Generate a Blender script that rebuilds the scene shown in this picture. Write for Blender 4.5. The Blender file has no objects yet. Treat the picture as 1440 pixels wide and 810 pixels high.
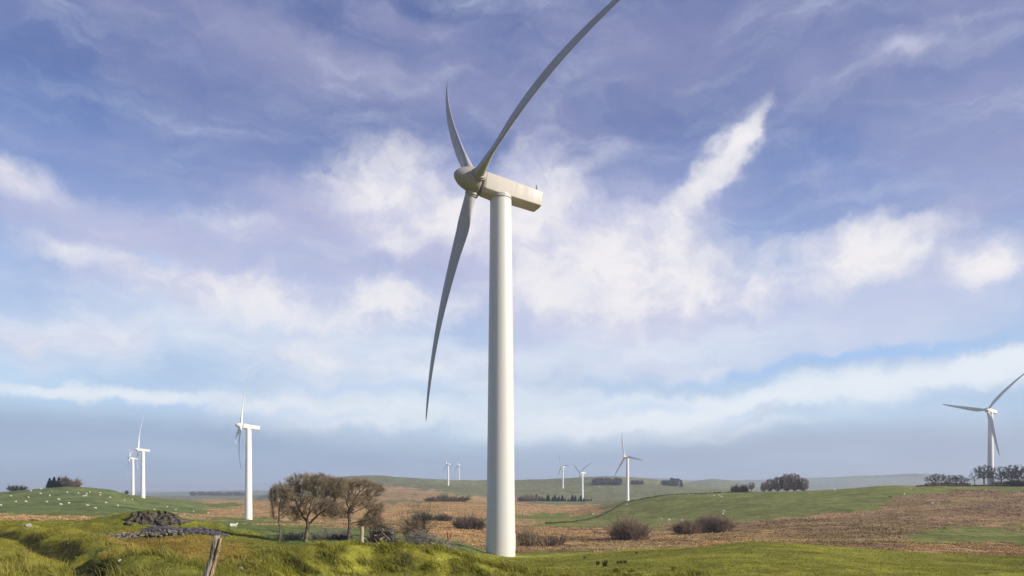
import bpy, bmesh, math, random
import numpy as np
from mathutils import Matrix, Vector, noise as mnoise

random.seed(7); RNG = np.random.default_rng(7)
scene = bpy.context.scene
COL = scene.collection
F = 968.6; CX = 720.0; HY = 690.0          # focal length in photo pixels, centre column, eye-level row
PI = math.pi
SUN_EL, SUN_AZ = math.radians(28), math.radians(108)   # azimuth clockwise from +Y (view direction)

# ------------------------------------------------------------------ helpers
def mesh_obj(name, verts, faces, mat=None, parent=None, smooth=False):
    me = bpy.data.meshes.new(name); me.from_pydata([tuple(v) for v in verts], [], [tuple(f) for f in faces]); me.update()
    return link(name, me, mat, parent, smooth)

def link(name, me, mat=None, parent=None, smooth=False):
    o = bpy.data.objects.new(name, me); COL.objects.link(o)
    if mat: me.materials.append(mat)
    if parent: o.parent = parent
    if smooth: me.polygons.foreach_set('use_smooth', [True] * len(me.polygons))
    return o

def np_mesh(name, V, Q, T=None, col=None):
    """fast mesh from numpy arrays; Q quads (n,4), T tris (m,3), col per-vertex rgb"""
    me = bpy.data.meshes.new(name)
    nq = 0 if Q is None else len(Q); nt = 0 if T is None else len(T)
    me.vertices.add(len(V)); me.vertices.foreach_set('co', np.asarray(V, np.float32).ravel())
    idx = []
    if nq: idx.append(np.asarray(Q, np.int32).ravel())
    if nt: idx.append(np.asarray(T, np.int32).ravel())
    idx = np.concatenate(idx)
    me.loops.add(len(idx)); me.loops.foreach_set('vertex_index', idx)
    me.polygons.add(nq + nt)
    st = np.concatenate([np.arange(nq) * 4, nq * 4 + np.arange(nt) * 3]).astype(np.int32)
    me.polygons.foreach_set('loop_start', st)
    me.update(calc_edges=True); me.validate()
    if col is not None:
        a = me.color_attributes.new('tint', 'FLOAT_COLOR', 'POINT')
        c = np.ones((len(V), 4), np.float32); c[:, :col.shape[1]] = col
        a.data.foreach_set('color', c.ravel())
    return me

def tag(o, label, cat, group=None, kind=None):
    o['label'] = label; o['category'] = cat
    if group: o['group'] = group
    if kind: o['kind'] = kind
    return o

def empty(name, loc, rz=0.0):
    o = bpy.data.objects.new(name, None); COL.objects.link(o)
    o.location = loc; o.rotation_euler = (0, 0, rz); o.empty_display_size = 0.5
    return o

def copy_tree(o, parent=None):
    c = o.copy(); COL.objects.link(c); c.parent = parent
    for ch in list(o.children): copy_tree(ch, c)
    return c

# value noise -------------------------------------------------------
def _h(ix, iy, s):
    n = (ix.astype(np.int64) * 374761393 + iy.astype(np.int64) * 668265263 + s * 1442695041) & 0xffffffff
    n = ((n ^ (n >> 13)) * 1274126177) & 0xffffffff
    n = (n ^ (n >> 16)) & 0xffffffff
    return n.astype(np.float64) / 0xffffffff
def vnoise(x, y, s=0):
    ix = np.floor(x); iy = np.floor(y); fx = x - ix; fy = y - iy
    fx = fx * fx * fx * (fx * (fx * 6 - 15) + 10); fy = fy * fy * fy * (fy * (fy * 6 - 15) + 10)
    a = _h(ix, iy, s); b = _h(ix + 1, iy, s); c = _h(ix, iy + 1, s); d = _h(ix + 1, iy + 1, s)
    return (a + (b - a) * fx) * (1 - fy) + (c + (d - c) * fx) * fy - 0.5
def fbm(x, y, s=0, o=4):
    r = 0; a = 1.0; k = 1.0
    for i in range(o):
        r = r + a * vnoise(x * k + 17.3 * i, y * k - 9.1 * i, s + i); a *= .5; k *= 2.03
    return r
def pchip(xs, ys, x):
    xs = np.asarray(xs, float); ys = np.asarray(ys, float)          # ys (n,...) interpolated along axis 0
    h = np.diff(xs); hs = h.reshape((-1,) + (1,) * (ys.ndim - 1)); dl = np.diff(ys, axis=0) / hs
    m = np.zeros_like(ys)
    w1 = 2 * hs[1:] + hs[:-1]; w2 = hs[1:] + 2 * hs[:-1]
    ok = dl[:-1] * dl[1:] > 0
    with np.errstate(divide='ignore', invalid='ignore'):
        mm = (w1 + w2) / (w1 / dl[:-1] + w2 / dl[1:])
    m[1:-1] = np.where(ok, mm, 0); m[0] = dl[0]; m[-1] = dl[-1]
    x = np.clip(x, xs[0], xs[-1]); i = np.clip(np.searchsorted(xs, x) - 1, 0, len(xs) - 2)
    t = (x - xs[i]) / h[i]; hh = h[i]
    sh = (-1,) + (1,) * (ys.ndim - 1)
    t = t.reshape(sh); hh = hh.reshape(sh)
    return ((2*t**3 - 3*t**2 + 1) * ys[i] + (t**3 - 2*t**2 + t) * hh * m[i] + (-2*t**3 + 3*t**2) * ys[i+1] + (t**3 - t**2) * hh * m[i+1])

# ------------------------------------------------------------------ materials
class NT:
    def __init__(s, tree): s.t = tree; s.n = tree.nodes; s.l = tree.links
    def add(s, typ, **kw):
        n = s.n.new(typ)
        for k, v in kw.items(): setattr(n, k, v)
        return n
    def put(s, sock, v):
        if isinstance(v, (int, float, tuple, list)): sock.default_value = v
        else: s.l.new(v, sock)
    def math(s, op, a, b=0.0, c=None, clamp=False):
        n = s.add('ShaderNodeMath', operation=op); n.use_clamp = clamp
        s.put(n.inputs[0], a); s.put(n.inputs[1], b)
        if c is not None: s.put(n.inputs[2], c)
        return n.outputs[0]
    def vmath(s, op, a, b=(0, 0, 0), sc=None):
        n = s.add('ShaderNodeVectorMath', operation=op); s.put(n.inputs[0], a); s.put(n.inputs[1], b)
        if sc is not None: s.put(n.inputs['Scale'], sc)
        return n.outputs['Value'] if op in ('LENGTH', 'DOT_PRODUCT', 'DISTANCE') else n.outputs[0]
    def noise(s, vec, scale, detail=4, rough=.55, dist=0.0, col=False):
        n = s.add('ShaderNodeTexNoise'); s.put(n.inputs['Vector'], vec); n.inputs['Scale'].default_value = scale
        n.inputs['Detail'].default_value = detail; n.inputs['Roughness'].default_value = rough; n.inputs['Distortion'].default_value = dist
        return n.outputs['Color' if col else 'Fac']
    def rng(s, v, a, b, c=0.0, d=1.0, smooth=True):
        n = s.add('ShaderNodeMapRange'); n.interpolation_type = 'SMOOTHSTEP' if smooth else 'LINEAR'; n.clamp = True
        s.put(n.inputs[0], v)
        for i, q in enumerate((a, b, c, d)): s.put(n.inputs[1 + i], q)
        return n.outputs[0]
    def mix(s, f, a, b, blend='MIX'):
        n = s.add('ShaderNodeMix', data_type='RGBA', blend_type=blend)
        s.put(n.inputs[0], f)
        for sock, v in ((n.inputs[6], a), (n.inputs[7], b)):
            s.put(sock, (v[0], v[1], v[2], 1.0) if isinstance(v, (tuple, list)) else v)
        return n.outputs[2]
    def ramp(s, f, stops, mode='LINEAR'):
        n = s.add('ShaderNodeValToRGB'); s.put(n.inputs[0], f); cr = n.color_ramp; cr.interpolation = mode
        while len(cr.elements) < len(stops): cr.elements.new(.5)
        for e, (p, c) in zip(cr.elements, stops): e.position = p; e.color = (c[0], c[1], c[2], 1)
        return n.outputs[0]

def mat(name, build, rough=.8, spec=.3):
    m = bpy.data.materials.new(name); m.use_nodes = True
    nt = NT(m.node_tree); b = m.node_tree.nodes['Principled BSDF']
    b.inputs['Roughness'].default_value = rough; b.inputs['Specular IOR Level'].default_value = spec
    build(nt, b); return m

def simple(name, c1, c2, scale, rough=.85, bump=0.0, spec=.2, coord='Object', detail=6, lo=.35, hi=.65, stretch=(1, 1, 1)):
    def f(nt, b):
        tc = nt.add('ShaderNodeTexCoord').outputs[coord]
        v = nt.vmath('MULTIPLY', tc, stretch)
        n = nt.noise(v, scale, detail, .6)
        nt.l.new(nt.mix(nt.rng(n, lo, hi), c1, c2), b.inputs['Base Color'])
        if bump:
            bp = nt.add('ShaderNodeBump'); bp.inputs['Strength'].default_value = bump; bp.inputs['Distance'].default_value = .05
            nt.l.new(n, bp.inputs['Height']); nt.l.new(bp.outputs[0], b.inputs['Normal'])
    return mat(name, f, rough, spec)

def tint_mat(name, amp=.35, scale=30, rough=.9, trans=0.0, spec=.12):
    def f(nt, b):
        a = nt.add('ShaderNodeVertexColor', layer_name='tint').outputs[0]
        tc = nt.add('ShaderNodeNewGeometry').outputs['Position']
        n = nt.noise(tc, scale, 3, .6)
        k = nt.rng(n, .3, .7, 1 - amp, 1 + amp)
        c = nt.vmath('SCALE', a, (0, 0, 0), sc=k)
        nt.l.new(c, b.inputs['Base Color'])
        if trans:
            t = nt.add('ShaderNodeBsdfTranslucent'); nt.l.new(c, t.inputs[0])
            mx = nt.add('ShaderNodeMixShader'); mx.inputs[0].default_value = trans
            nt.l.new(b.outputs[0], mx.inputs[1]); nt.l.new(t.outputs[0], mx.inputs[2])
            nt.l.new(mx.outputs[0], nt.n['Material Output'].inputs['Surface'])
    return mat(name, f, rough, spec)

def paint(name, c1, c2, streak=.5):
    def f(nt, b):
        tc = nt.add('ShaderNodeTexCoord').outputs['Object']
        n = nt.noise(nt.vmath('MULTIPLY', tc, (1.2, 1.2, .12)), 1.6, 6, .6)
        n2 = nt.noise(tc, .35, 3, .5)
        k = nt.math('MULTIPLY', nt.rng(n, .42, .75), streak)
        k = nt.math('ADD', k, nt.math('MULTIPLY', nt.rng(n2, .35, .7), .25), clamp=True)
        nt.l.new(nt.mix(k, c1, c2), b.inputs['Base Color'])
        r = nt.rng(n, .3, .7, .35, .55); nt.l.new(r, b.inputs['Roughness'])
    return mat(name, f, .45, .35)

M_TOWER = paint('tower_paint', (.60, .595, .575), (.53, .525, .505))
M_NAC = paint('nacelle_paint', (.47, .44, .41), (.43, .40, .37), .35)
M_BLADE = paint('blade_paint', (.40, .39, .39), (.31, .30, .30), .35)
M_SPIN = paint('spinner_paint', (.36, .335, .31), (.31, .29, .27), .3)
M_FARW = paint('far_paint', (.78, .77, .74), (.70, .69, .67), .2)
M_DARKM = simple('dark_metal', (.05, .05, .05), (.09, .09, .09), 8, .5)
M_BARK = simple('bark', (.07, .055, .042), (.19, .155, .115), 3.5, .95, .6, .1)
M_TWIG = simple('twigs', (.19, .15, .105), (.31, .25, .17), .6, .95, 0, .1)
M_TWIGR = simple('reddish_twigs', (.15, .108, .08), (.25, .185, .135), .8, .95, 0, .1)
M_TWIGD = simple('dark_twigs', (.085, .068, .058), (.15, .12, .10), .8, .95, 0, .1)
M_CONIF = simple('conifer_needles', (.012, .022, .018), (.03, .045, .032), 1.5, .95, 0, .1)
M_WOOL = simple('fleece', (.55, .53, .46), (.66, .64, .58), 12, .95, .4, .05)
M_SLATE = simple('slate', (.028, .027, .036), (.12, .112, .125), 3.2, .85, .8, .2)
M_WALLST = simple('lichen_stone', (.035, .033, .030), (.20, .19, .16), 5.5, .9, .8, .1)
M_ROCK = simple('pale_rock', (.10, .10, .09), (.36, .35, .31), 4.5, .9, .8, .1)
M_WOOD = simple('weathered_wood', (.13, .115, .095), (.44, .39, .32), 9, .9, .9, .1, stretch=(3.5, 3.5, .3))
M_WOODL = simple('bare_heartwood', (.20, .135, .075), (.46, .34, .21), 9, .9, .9, .1, stretch=(3.5, 3.5, .3))
M_STUMP = simple('dead_trunk', (.26, .19, .12), (.46, .37, .26), 5, .9, .6, .1, stretch=(2, 2, .4))
M_RUST = simple('rotten_wood', (.16, .075, .035), (.36, .20, .10), 5, .9, .6, .1, stretch=(2, 2, .4))
M_LICHEN = simple('lichen_branches', (.10, .095, .08), (.34, .33, .28), 2.2, .95, 0, .1)
M_SHRUBDK = simple('dark_leaves', (.02, .026, .022), (.06, .066, .052), 1.5, .9, 0, .15)
M_WOODFAR = simple('far_wood', (.05, .042, .045), (.09, .08, .075), .12, .95, 0, .05)
M_GRASS = tint_mat('grass_blades', .3, 2.5, .8, .35, .15)
M_HEATH = tint_mat('moor_growth', .3, 1.0, .95, .15, .05)

# ------------------------------------------------------------------ terrain
def zc(*zs): return [(-400, zs[0]), (1840, zs[-1])]
ROWS = {                                    # distance -> ground level read at image columns (as a row; near rows as metres)
 1.0: ('z', [(-400, -1.66), (1840, -1.66)]), 5: ('z', [(-400, -1.62), (300, -1.72), (1840, -1.78)]),
 10: ('z', [(-400, -1.55), (0, -1.6), (200, -2.0), (500, -2.05), (1840, -2.2)]),
 16: ('p', [(-400, 795), (0, 793), (100, 815), (200, 838), (300, 845), (400, 840), (600, 838), (800, 846), (1100, 858), (1840, 855)]),
 24: ('p', [(-400, 752), (0, 757), (100, 785), (200, 803), (300, 806), (400, 808), (500, 809), (600, 814), (700, 822), (900, 826), (1100, 828), (1840, 830)]),
 33: ('p', [(-400, 745), (0, 750), (100, 768), (200, 786), (300, 790), (400, 792), (500, 797), (600, 803), (700, 812), (800, 812), (900, 808), (1100, 806), (1440, 812), (1840, 818)]),
 48: ('p', [(-400, 742), (0, 742), (100, 755), (150, 762), (200, 762), (260, 762), (300, 768), (400, 772), (500, 780), (600, 788), (700, 802), (800, 799), (900, 789), (1000, 782), (1060, 779), (1100, 780), (1200, 786), (1440, 797), (1840, 800)]),
 62: ('p', [(-400, 737), (0, 737), (100, 742), (150, 744), (200, 742), (260, 743), (300, 747), (340, 754), (400, 761), (500, 762), (600, 768), (650, 776), (700, 792), (800, 789), (900, 778), (1000, 769), (1060, 763), (1100, 764.5), (1200, 771), (1300, 778), (1440, 784), (1840, 790)]),
 84: ('p', [(-400, 733), (0, 733), (100, 735), (200, 736), (300, 744), (400, 750), (500, 754), (600, 761), (640, 764), (700, 778), (740, 781), (800, 780), (900, 773), (1000, 770), (1060, 768), (1200, 776), (1440, 788), (1840, 790)]),
 119: ('p', [(-400, 732), (0, 732), (100, 732), (200, 738), (300, 742), (400, 745), (500, 750), (600, 758), (700, 770), (800, 769), (900, 769), (1000, 768), (1100, 766), (1200, 768), (1300, 769), (1440, 772), (1840, 772)]),
 178: ('p', [(-400, 731), (0, 731), (100, 730), (200, 734), (300, 737), (400, 738), (500, 741), (600, 745), (700, 752), (800, 757), (900, 757), (1000, 754), (1100, 750), (1300, 748), (1440, 748), (1840, 748)]),
 262: ('p', [(-400, 722), (0, 722), (100, 722), (200, 729), (300, 733), (400, 733), (500, 734), (600, 735), (700, 740), (800, 744), (900, 743), (1000, 739), (1100, 733), (1200, 727), (1300, 720), (1440, 716), (1840, 714)]),
 357: ('p', [(-400, 708), (0, 706), (100, 705), (200, 717), (250, 722), (300, 728), (400, 729), (500, 727), (600, 726), (700, 730), (800, 733), (900, 728), (1000, 718), (1100, 707), (1200, 698), (1300, 692), (1440, 690), (1840, 690)]),
 420: ('p', [(-400, 702), (0, 697), (100, 694), (150, 700), (200, 713), (300, 722), (400, 722), (500, 720), (600, 719), (700, 722), (800, 727), (880, 716), (950, 704), (1060, 695), (1150, 690.5), (1200, 686.5), (1250, 682.5), (1300, 683.5), (1440, 683.5), (1840, 682)]),
 476: ('p', [(-400, 705), (0, 692), (50, 687.5), (100, 685), (150, 688), (187, 697), (200, 700), (250, 707), (300, 716), (400, 717), (500, 714), (600, 713), (700, 715), (800, 720), (880, 705.5), (950, 695), (1060, 692), (1150, 690), (1200, 688), (1260, 686), (1840, 686)]),
 620: ('p', [(-400, 708), (0, 697), (100, 692), (150, 693), (187, 698), (200, 701), (250, 705), (300, 710), (400, 710), (500, 706), (600, 705), (700, 708), (800, 713), (880, 707), (950, 703), (1060, 703), (1840, 700)]),
 830: ('p', [(-400, 705), (0, 702), (150, 697), (187, 696.5), (250, 703), (300, 705), (400, 706), (500, 702), (600, 701), (700, 705), (800, 708), (880, 704), (1000, 702), (1840, 702)]),
 1120: ('p', [(-400, 703), (0, 703), (300, 703), (400, 704), (500, 694), (600, 692), (700, 698), (819, 703), (900, 697), (1000, 696), (1100, 699), (1840, 701)]),
 1406: ('p', [(-400, 703), (300, 704), (377, 703), (440, 695), (500, 684), (600, 683), (630, 683), (700, 686), (791, 686), (900, 686), (1000, 690), (1100, 696), (1840, 700)]),
 1900: ('p', [(-400, 703), (300, 706), (359, 702), (377, 695), (400, 689), (440, 677), (475, 670.5), (520, 668), (570, 671), (620, 674), (645, 675), (700, 675), (790, 673), (860, 671), (920, 675), (960, 680), (1000, 684), (1100, 694), (1840, 698)]),
 2600: ('p', [(-400, 700), (700, 695), (960, 693), (1840, 698)]),
 3300: ('p', [(-400, 701), (300, 698), (880, 690), (940, 684), (975, 677.5), (1000, 674.5), (1025, 676.5), (1060, 684), (1100, 690), (1840, 694)]),
 4200: ('p', [(-400, 698), (1840, 694)]),
 6000: ('p', [(-400, 697), (150, 697), (200, 694), (260, 691.5), (330, 690), (400, 690), (700, 682), (840, 674), (900, 673), (1000, 676), (1080, 675), (1150, 672), (1200, 670), (1250, 668.5), (1290, 667), (1330, 670), (1440, 673), (1840, 675)]),
 9000: ('p', [(-400, 693), (1840, 692)]),
 14000: ('p', [(-400, 690.6), (1840, 690.6)]),
}
PX0, PX1, NPX = -400.0, 1840.0, 881
PXS = np.linspace(PX0, PX1, NPX)
YS = np.exp(np.concatenate([np.linspace(math.log(1.0), math.log(9), 50, endpoint=False), np.linspace(math.log(9), math.log(120), 300, endpoint=False),
      np.linspace(math.log(120), math.log(650), 270, endpoint=False), np.linspace(math.log(650), math.log(14000), 190)]))
LY = np.log(YS)
tab = []
for Yk, (kd, pts) in sorted(ROWS.items()):
    v = pchip([p[0] for p in pts], np.array([p[1] for p in pts], float), PXS)
    tab.append(v if kd == 'z' else (HY - v) / F * Yk)
tab = np.array(tab)
Z = pchip(np.log(sorted(ROWS)), tab, LY)                             # (NY, NPX)
PXG, YG = np.meshgrid(PXS, YS)
XG = (PXG - CX) / F * YG

def poly_d(pts, X, Y):
    """signed distance to a polyline of (px,Y[,py]) and interpolated crest height; positive = far side"""
    P = np.array([((p[0] - CX) / F * p[1], p[1], (HY - p[2]) / F * p[1]) for p in pts])
    best = np.full(X.shape, 1e9); sg = np.zeros(X.shape); cz = np.zeros(X.shape); en = np.zeros(X.shape)
    for a, b in zip(P[:-1], P[1:]):
        d = b - a; L2 = d[0]**2 + d[1]**2
        t = ((X - a[0]) * d[0] + (Y - a[1]) * d[1]) / L2; tc = np.clip(t, 0, 1)
        ex = X - (a[0] + tc * d[0]); ey = Y - (a[1] + tc * d[1]); dd = np.hypot(ex, ey)
        side = d[0] * (Y - a[1]) - d[1] * (X - a[0])
        m = dd < best
        best = np.where(m, dd, best); sg = np.where(m, np.sign(side), sg); cz = np.where(m, a[2] + tc * d[2], cz)
    return best * sg, cz
FACE = np.zeros(Z.shape)
iy = int(np.searchsorted(YS, 76))
Xn, Yn = XG[:iy], YG[:iy]
wob = fbm(Xn / 2.2, Yn / 2.2, 5, 3) * .9
def ridge(pts, wn, wf, soft=.12, amp=.35):
    global Z
    d, cz = poly_d(pts, Xn, Yn)
    d = d + wob
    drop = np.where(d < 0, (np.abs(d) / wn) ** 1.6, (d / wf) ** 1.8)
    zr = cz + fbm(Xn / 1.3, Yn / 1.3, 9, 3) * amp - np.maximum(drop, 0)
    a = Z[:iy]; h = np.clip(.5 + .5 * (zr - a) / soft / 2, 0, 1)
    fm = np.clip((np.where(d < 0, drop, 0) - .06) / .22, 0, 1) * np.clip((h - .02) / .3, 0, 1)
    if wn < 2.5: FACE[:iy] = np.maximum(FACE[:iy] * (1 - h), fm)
    Z[:iy] = a * (1 - h) + zr * h + soft * 2 * h * (1 - h)
# mossy mound at the left, second hump in front of the post, long grassy bank through the middle
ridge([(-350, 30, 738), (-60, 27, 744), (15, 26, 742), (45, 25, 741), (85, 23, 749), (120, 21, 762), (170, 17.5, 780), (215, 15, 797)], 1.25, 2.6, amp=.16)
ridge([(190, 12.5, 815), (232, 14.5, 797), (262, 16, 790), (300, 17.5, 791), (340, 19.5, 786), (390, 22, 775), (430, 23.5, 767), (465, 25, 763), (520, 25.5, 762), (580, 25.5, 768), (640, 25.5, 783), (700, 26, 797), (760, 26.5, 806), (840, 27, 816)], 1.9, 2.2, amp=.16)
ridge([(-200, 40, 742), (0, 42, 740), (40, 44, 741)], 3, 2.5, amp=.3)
# banks behind: grass-topped knoll of the outcrop
ridge([(110, 64, 738), (150, 67, 729), (180, 69, 722), (230, 69, 721), (246, 69, 730)], 3.5, 6, amp=.2)
# small roughness everywhere
rough = np.interp(LY, np.log([1, 10, 30, 80, 150, 400, 900, 14000]), [.05, .09, .16, .18, .28, .3, .3, 0])
fieldm = 1.0 - .75 * ((PXG > 760) & (YG > 40) & (YG < 75)) - .6 * ((PXG > 880) & (YG > 330) & (YG < 470)) - .55 * ((PXG < 280) & (YG > 290) & (YG < 520))
Z += rough[:, None] * fieldm * fbm(XG / 1.7, YG / 1.7, 21, 4)
Z += np.interp(LY, np.log([1, 30, 120, 500, 2000, 14000]), [0, .1, .5, .9, 2.0, 5])[:, None] * fbm(XG / 32, YG / 32, 31, 3) * .8
Z += np.interp(LY, np.log([1, 600, 2000, 6000, 14000]), [0, 0, 3.0, 10, 0])[:, None] * fbm(XG / 260, YG / 260, 41, 4)

def ground(X, Y):
    X = np.asarray(X, float); Y = np.asarray(Y, float)
    px = CX + F * X / Y
    fx = np.clip((px - PX0) / (PX1 - PX0) * (NPX - 1), 0, NPX - 1.001)
    ly = np.clip(np.log(Y), LY[0], LY[-1] - 1e-6)
    j = np.clip(np.searchsorted(LY, ly) - 1, 0, len(LY) - 2)
    ty = (ly - LY[j]) / (LY[j + 1] - LY[j]); i = fx.astype(int); tx = fx - i
    return (Z[j, i] * (1 - tx) + Z[j, i + 1] * tx) * (1 - ty) + (Z[j + 1, i] * (1 - tx) + Z[j + 1, i + 1] * tx) * ty
def at(px, Y, dz=0.0):
    x = (px - CX) / F * Y
    return Vector((x, Y, float(ground(x, Y)) + dz))
def zpy(py, Y): return (HY - py) / F * Y
SC = lambda Y: Y / F                                                     # metres per photo pixel at distance Y

# ground cover map: what grows where -----------------------------------------
ALB = {'v': (.196, .198, .030), 'g': (.145, .162, .042), 'G': (.115, .148, .042), 'o': (.182, .176, .026), 'b': (.36, .225, .105),
       'h': (.235, .152, .086), 'p': (.31, .235, .115), 'd': (.150, .155, .070), 'O': (.24, .175, .038), 'k': (.05, .048, .04), 'm': (.15, .155, .026)}
ZR = {
 1: [(-400, 'o'), (330, 'v')], 16: [(-400, 'o'), (100, 'm'), (330, 'v')], 29: [(-400, 'o'), (120, 'O'), (330, 'm'), (420, 'v')], 38: [(-400, 'o'), (110, 'O'), (330, 'm'), (420, 'v')], 48: [(-400, 'o'), (130, 'O'), (330, 'm'), (640, 'v')],
 62: [(-400, 'o'), (260, 'm'), (380, 'G'), (640, 'v'), (760, 'v')],
 75: [(-400, 'o'), (120, 'm'), (330, 'G'), (640, 'v'), (860, 'v')],
 95: [(-400, 'o'), (120, 'o'), (330, 'G'), (640, 'm'), (810, 'p'), (900, 'p'), (1150, 'b')],
 119: [(-400, 'p'), (60, 'o'), (250, 'p'), (310, 'G'), (640, 'h'), (800, 'p'), (1000, 'b'), (1130, 'h'), (1300, 'b')],
 145: [(-400, 'o'), (30, 'p'), (200, 'o'), (290, 'G'), (560, 'b'), (760, 'b'), (830, 'h'), (1000, 'b'), (1150, 'h'), (1300, 'g')],
 178: [(-400, 'b'), (200, 'p'), (290, 'g'), (410, 'b'), (640, 'b'), (780, 'h'), (900, 'b'), (1120, 'h'), (1295, 'g'), (1500, 'g')],
 215: [(-400, 'b'), (150, 'b'), (260, 'G'), (400, 'h'), (560, 'b'), (700, 'b'), (900, 'p'), (1000, 'h')],
 262: [(-400, 'G'), (190, 'o'), (280, 'G'), (400, 'p'), (560, 'b'), (760, 'h'), (850, 'h'), (1100, 'h')],
 282: [(-400, 'G'), (240, 'p'), (290, 'g'), (400, 'b'), (700, 'p'), (740, 'g'), (1095, 'h')], 296: [(-400, 'G'), (240, 'p'), (290, 'g'), (400, 'b'), (700, 'p'), (740, 'g'), (1160, 'h')], 310: [(-400, 'G'), (240, 'p'), (290, 'g'), (400, 'b'), (700, 'p'), (740, 'g'), (1215, 'h')], 324: [(-400, 'G'), (240, 'p'), (290, 'g'), (400, 'b'), (700, 'p'), (740, 'g'), (1262, 'h')], 340: [(-400, 'G'), (240, 'p'), (290, 'g'), (400, 'b'), (700, 'p'), (740, 'g'), (1330, 'h')],
 357: [(-400, 'G'), (250, 'b'), (420, 'b'), (700, 'g'), (1290, 'g')],
 420: [(-400, 'G'), (265, 'b'), (440, 'b'), (560, 'd'), (600, 'b'), (730, 'g')],
 476: [(-400, 'G'), (290, 'b'), (560, 'b'), (720, 'b'), (850, 'g')],
 620: [(-400, 'G'), (250, 'G'), (340, 'b'), (540, 'd'), (600, 'b'), (790, 'b'), (830, 'd')],
 830: [(-400, 'd'), (270, 'b'), (560, 'b'), (700, 'h'), (740, 'd')],
 1000: [(-400, 'd'), (280, 'b'), (480, 'b'), (700, 'h'), (740, 'd')], 1200: [(-400, 'd'), (480, 'b'), (580, 'd')],
 1406: [(-400, 'd')],
 1900: [(-400, 'd')], 14000: [(-400, 'd')],
}
wpx = PXG + (fbm(XG / 9, YG / 9, 51, 4) * 9 + fbm(XG / 40, YG / 40, 52, 3) * 30) * np.minimum(1, YG / 260) * F / YG * .9
rk = sorted(ZR); lr = np.log(rk)
lyw = np.log(np.maximum(YG * (1 + fbm(XG / (YG * .09 + 3), YG / (YG * .03 + 3), 53, 4) * .15), 1.0))
pos = np.interp(lyw, lr, np.arange(len(rk)))
lo = np.clip(pos.astype(int), 0, len(rk) - 2); fr = pos - lo
pick = np.where(fr + fbm(XG / (YG * .012 + .8), YG / (YG * .012 + .8), 54, 3) * .9 > .5, lo + 1, lo)
C = np.zeros(Z.shape + (3,)); MOOR = np.zeros(Z.shape)
for k, Yk in enumerate(rk):
    runs = ZR[Yk]; xs = np.array([r[0] for r in runs]); cs = np.array([ALB[r[1]] for r in runs]); ms = np.array([1.0 if r[1] in 'bhp' else 0.0 for r in runs])
    j = np.clip(np.searchsorted(xs, np.clip(wpx, -399, 1840)) - 1, 0, len(xs) - 1)
    m = pick == k
    C[m] = cs[j[m]]; MOOR[m] = ms[j[m]]
var = fbm(XG / 2.6, YG / 2.6, 61, 4); var2 = fbm(XG / 14, YG / 14, 62, 4)
C *= (1 + .45 * var + .40 * var2)[..., None]
ochre = np.clip(fbm(XG / 5, YG / 5, 63, 4) * 2.2 - .15, 0, 1)[..., None] * ((YG < 60) * np.clip((430 - PXG) / 120, .12, 1))[..., None]
C = C * (1 - ochre * .6) + np.array((.185, .135, .028)) * ochre * .6
dk = np.clip(fbm(XG / 7, YG / 3.5, 64, 4) * 2.4 - .35, 0, 1)[..., None] * (MOOR * .8 + .12)[..., None]
C = C * (1 - dk * .5) + np.array((.11, .082, .06)) * dk * .5
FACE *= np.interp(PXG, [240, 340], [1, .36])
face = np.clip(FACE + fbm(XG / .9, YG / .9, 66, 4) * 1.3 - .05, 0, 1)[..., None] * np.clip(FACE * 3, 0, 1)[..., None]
C = C * (1 - face * .9) + np.array((.030, .031, .014)) * face * .9  # shade on the steep near ridge faces, painted in as a dark heathery turf colour
gs = np.clip(fbm(XG / 38, YG / 12, 67, 4) * 2.8 - .2, 0, 1)[..., None] * (MOOR * (YG > 90))[..., None]
C = C * (1 - gs * .6) + np.array((.19, .165, .06)) * gs * .6
st = np.clip(fbm(XG / 55, YG / 10, 68, 4) * 2.6 - .2, 0, 1)[..., None] * (MOOR * (YG > 90))[..., None]
C = C * (1 - st * .55) + np.array((.40, .28, .13)) * st * .55
# faint field lines far off
farl = (YG > 850)
C[farl] *= (1 + .35 * vnoise(XG / 170 + YG / 900, YG / 330, 65))[farl][:, None]
C = np.clip(C, .008, .6)

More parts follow.
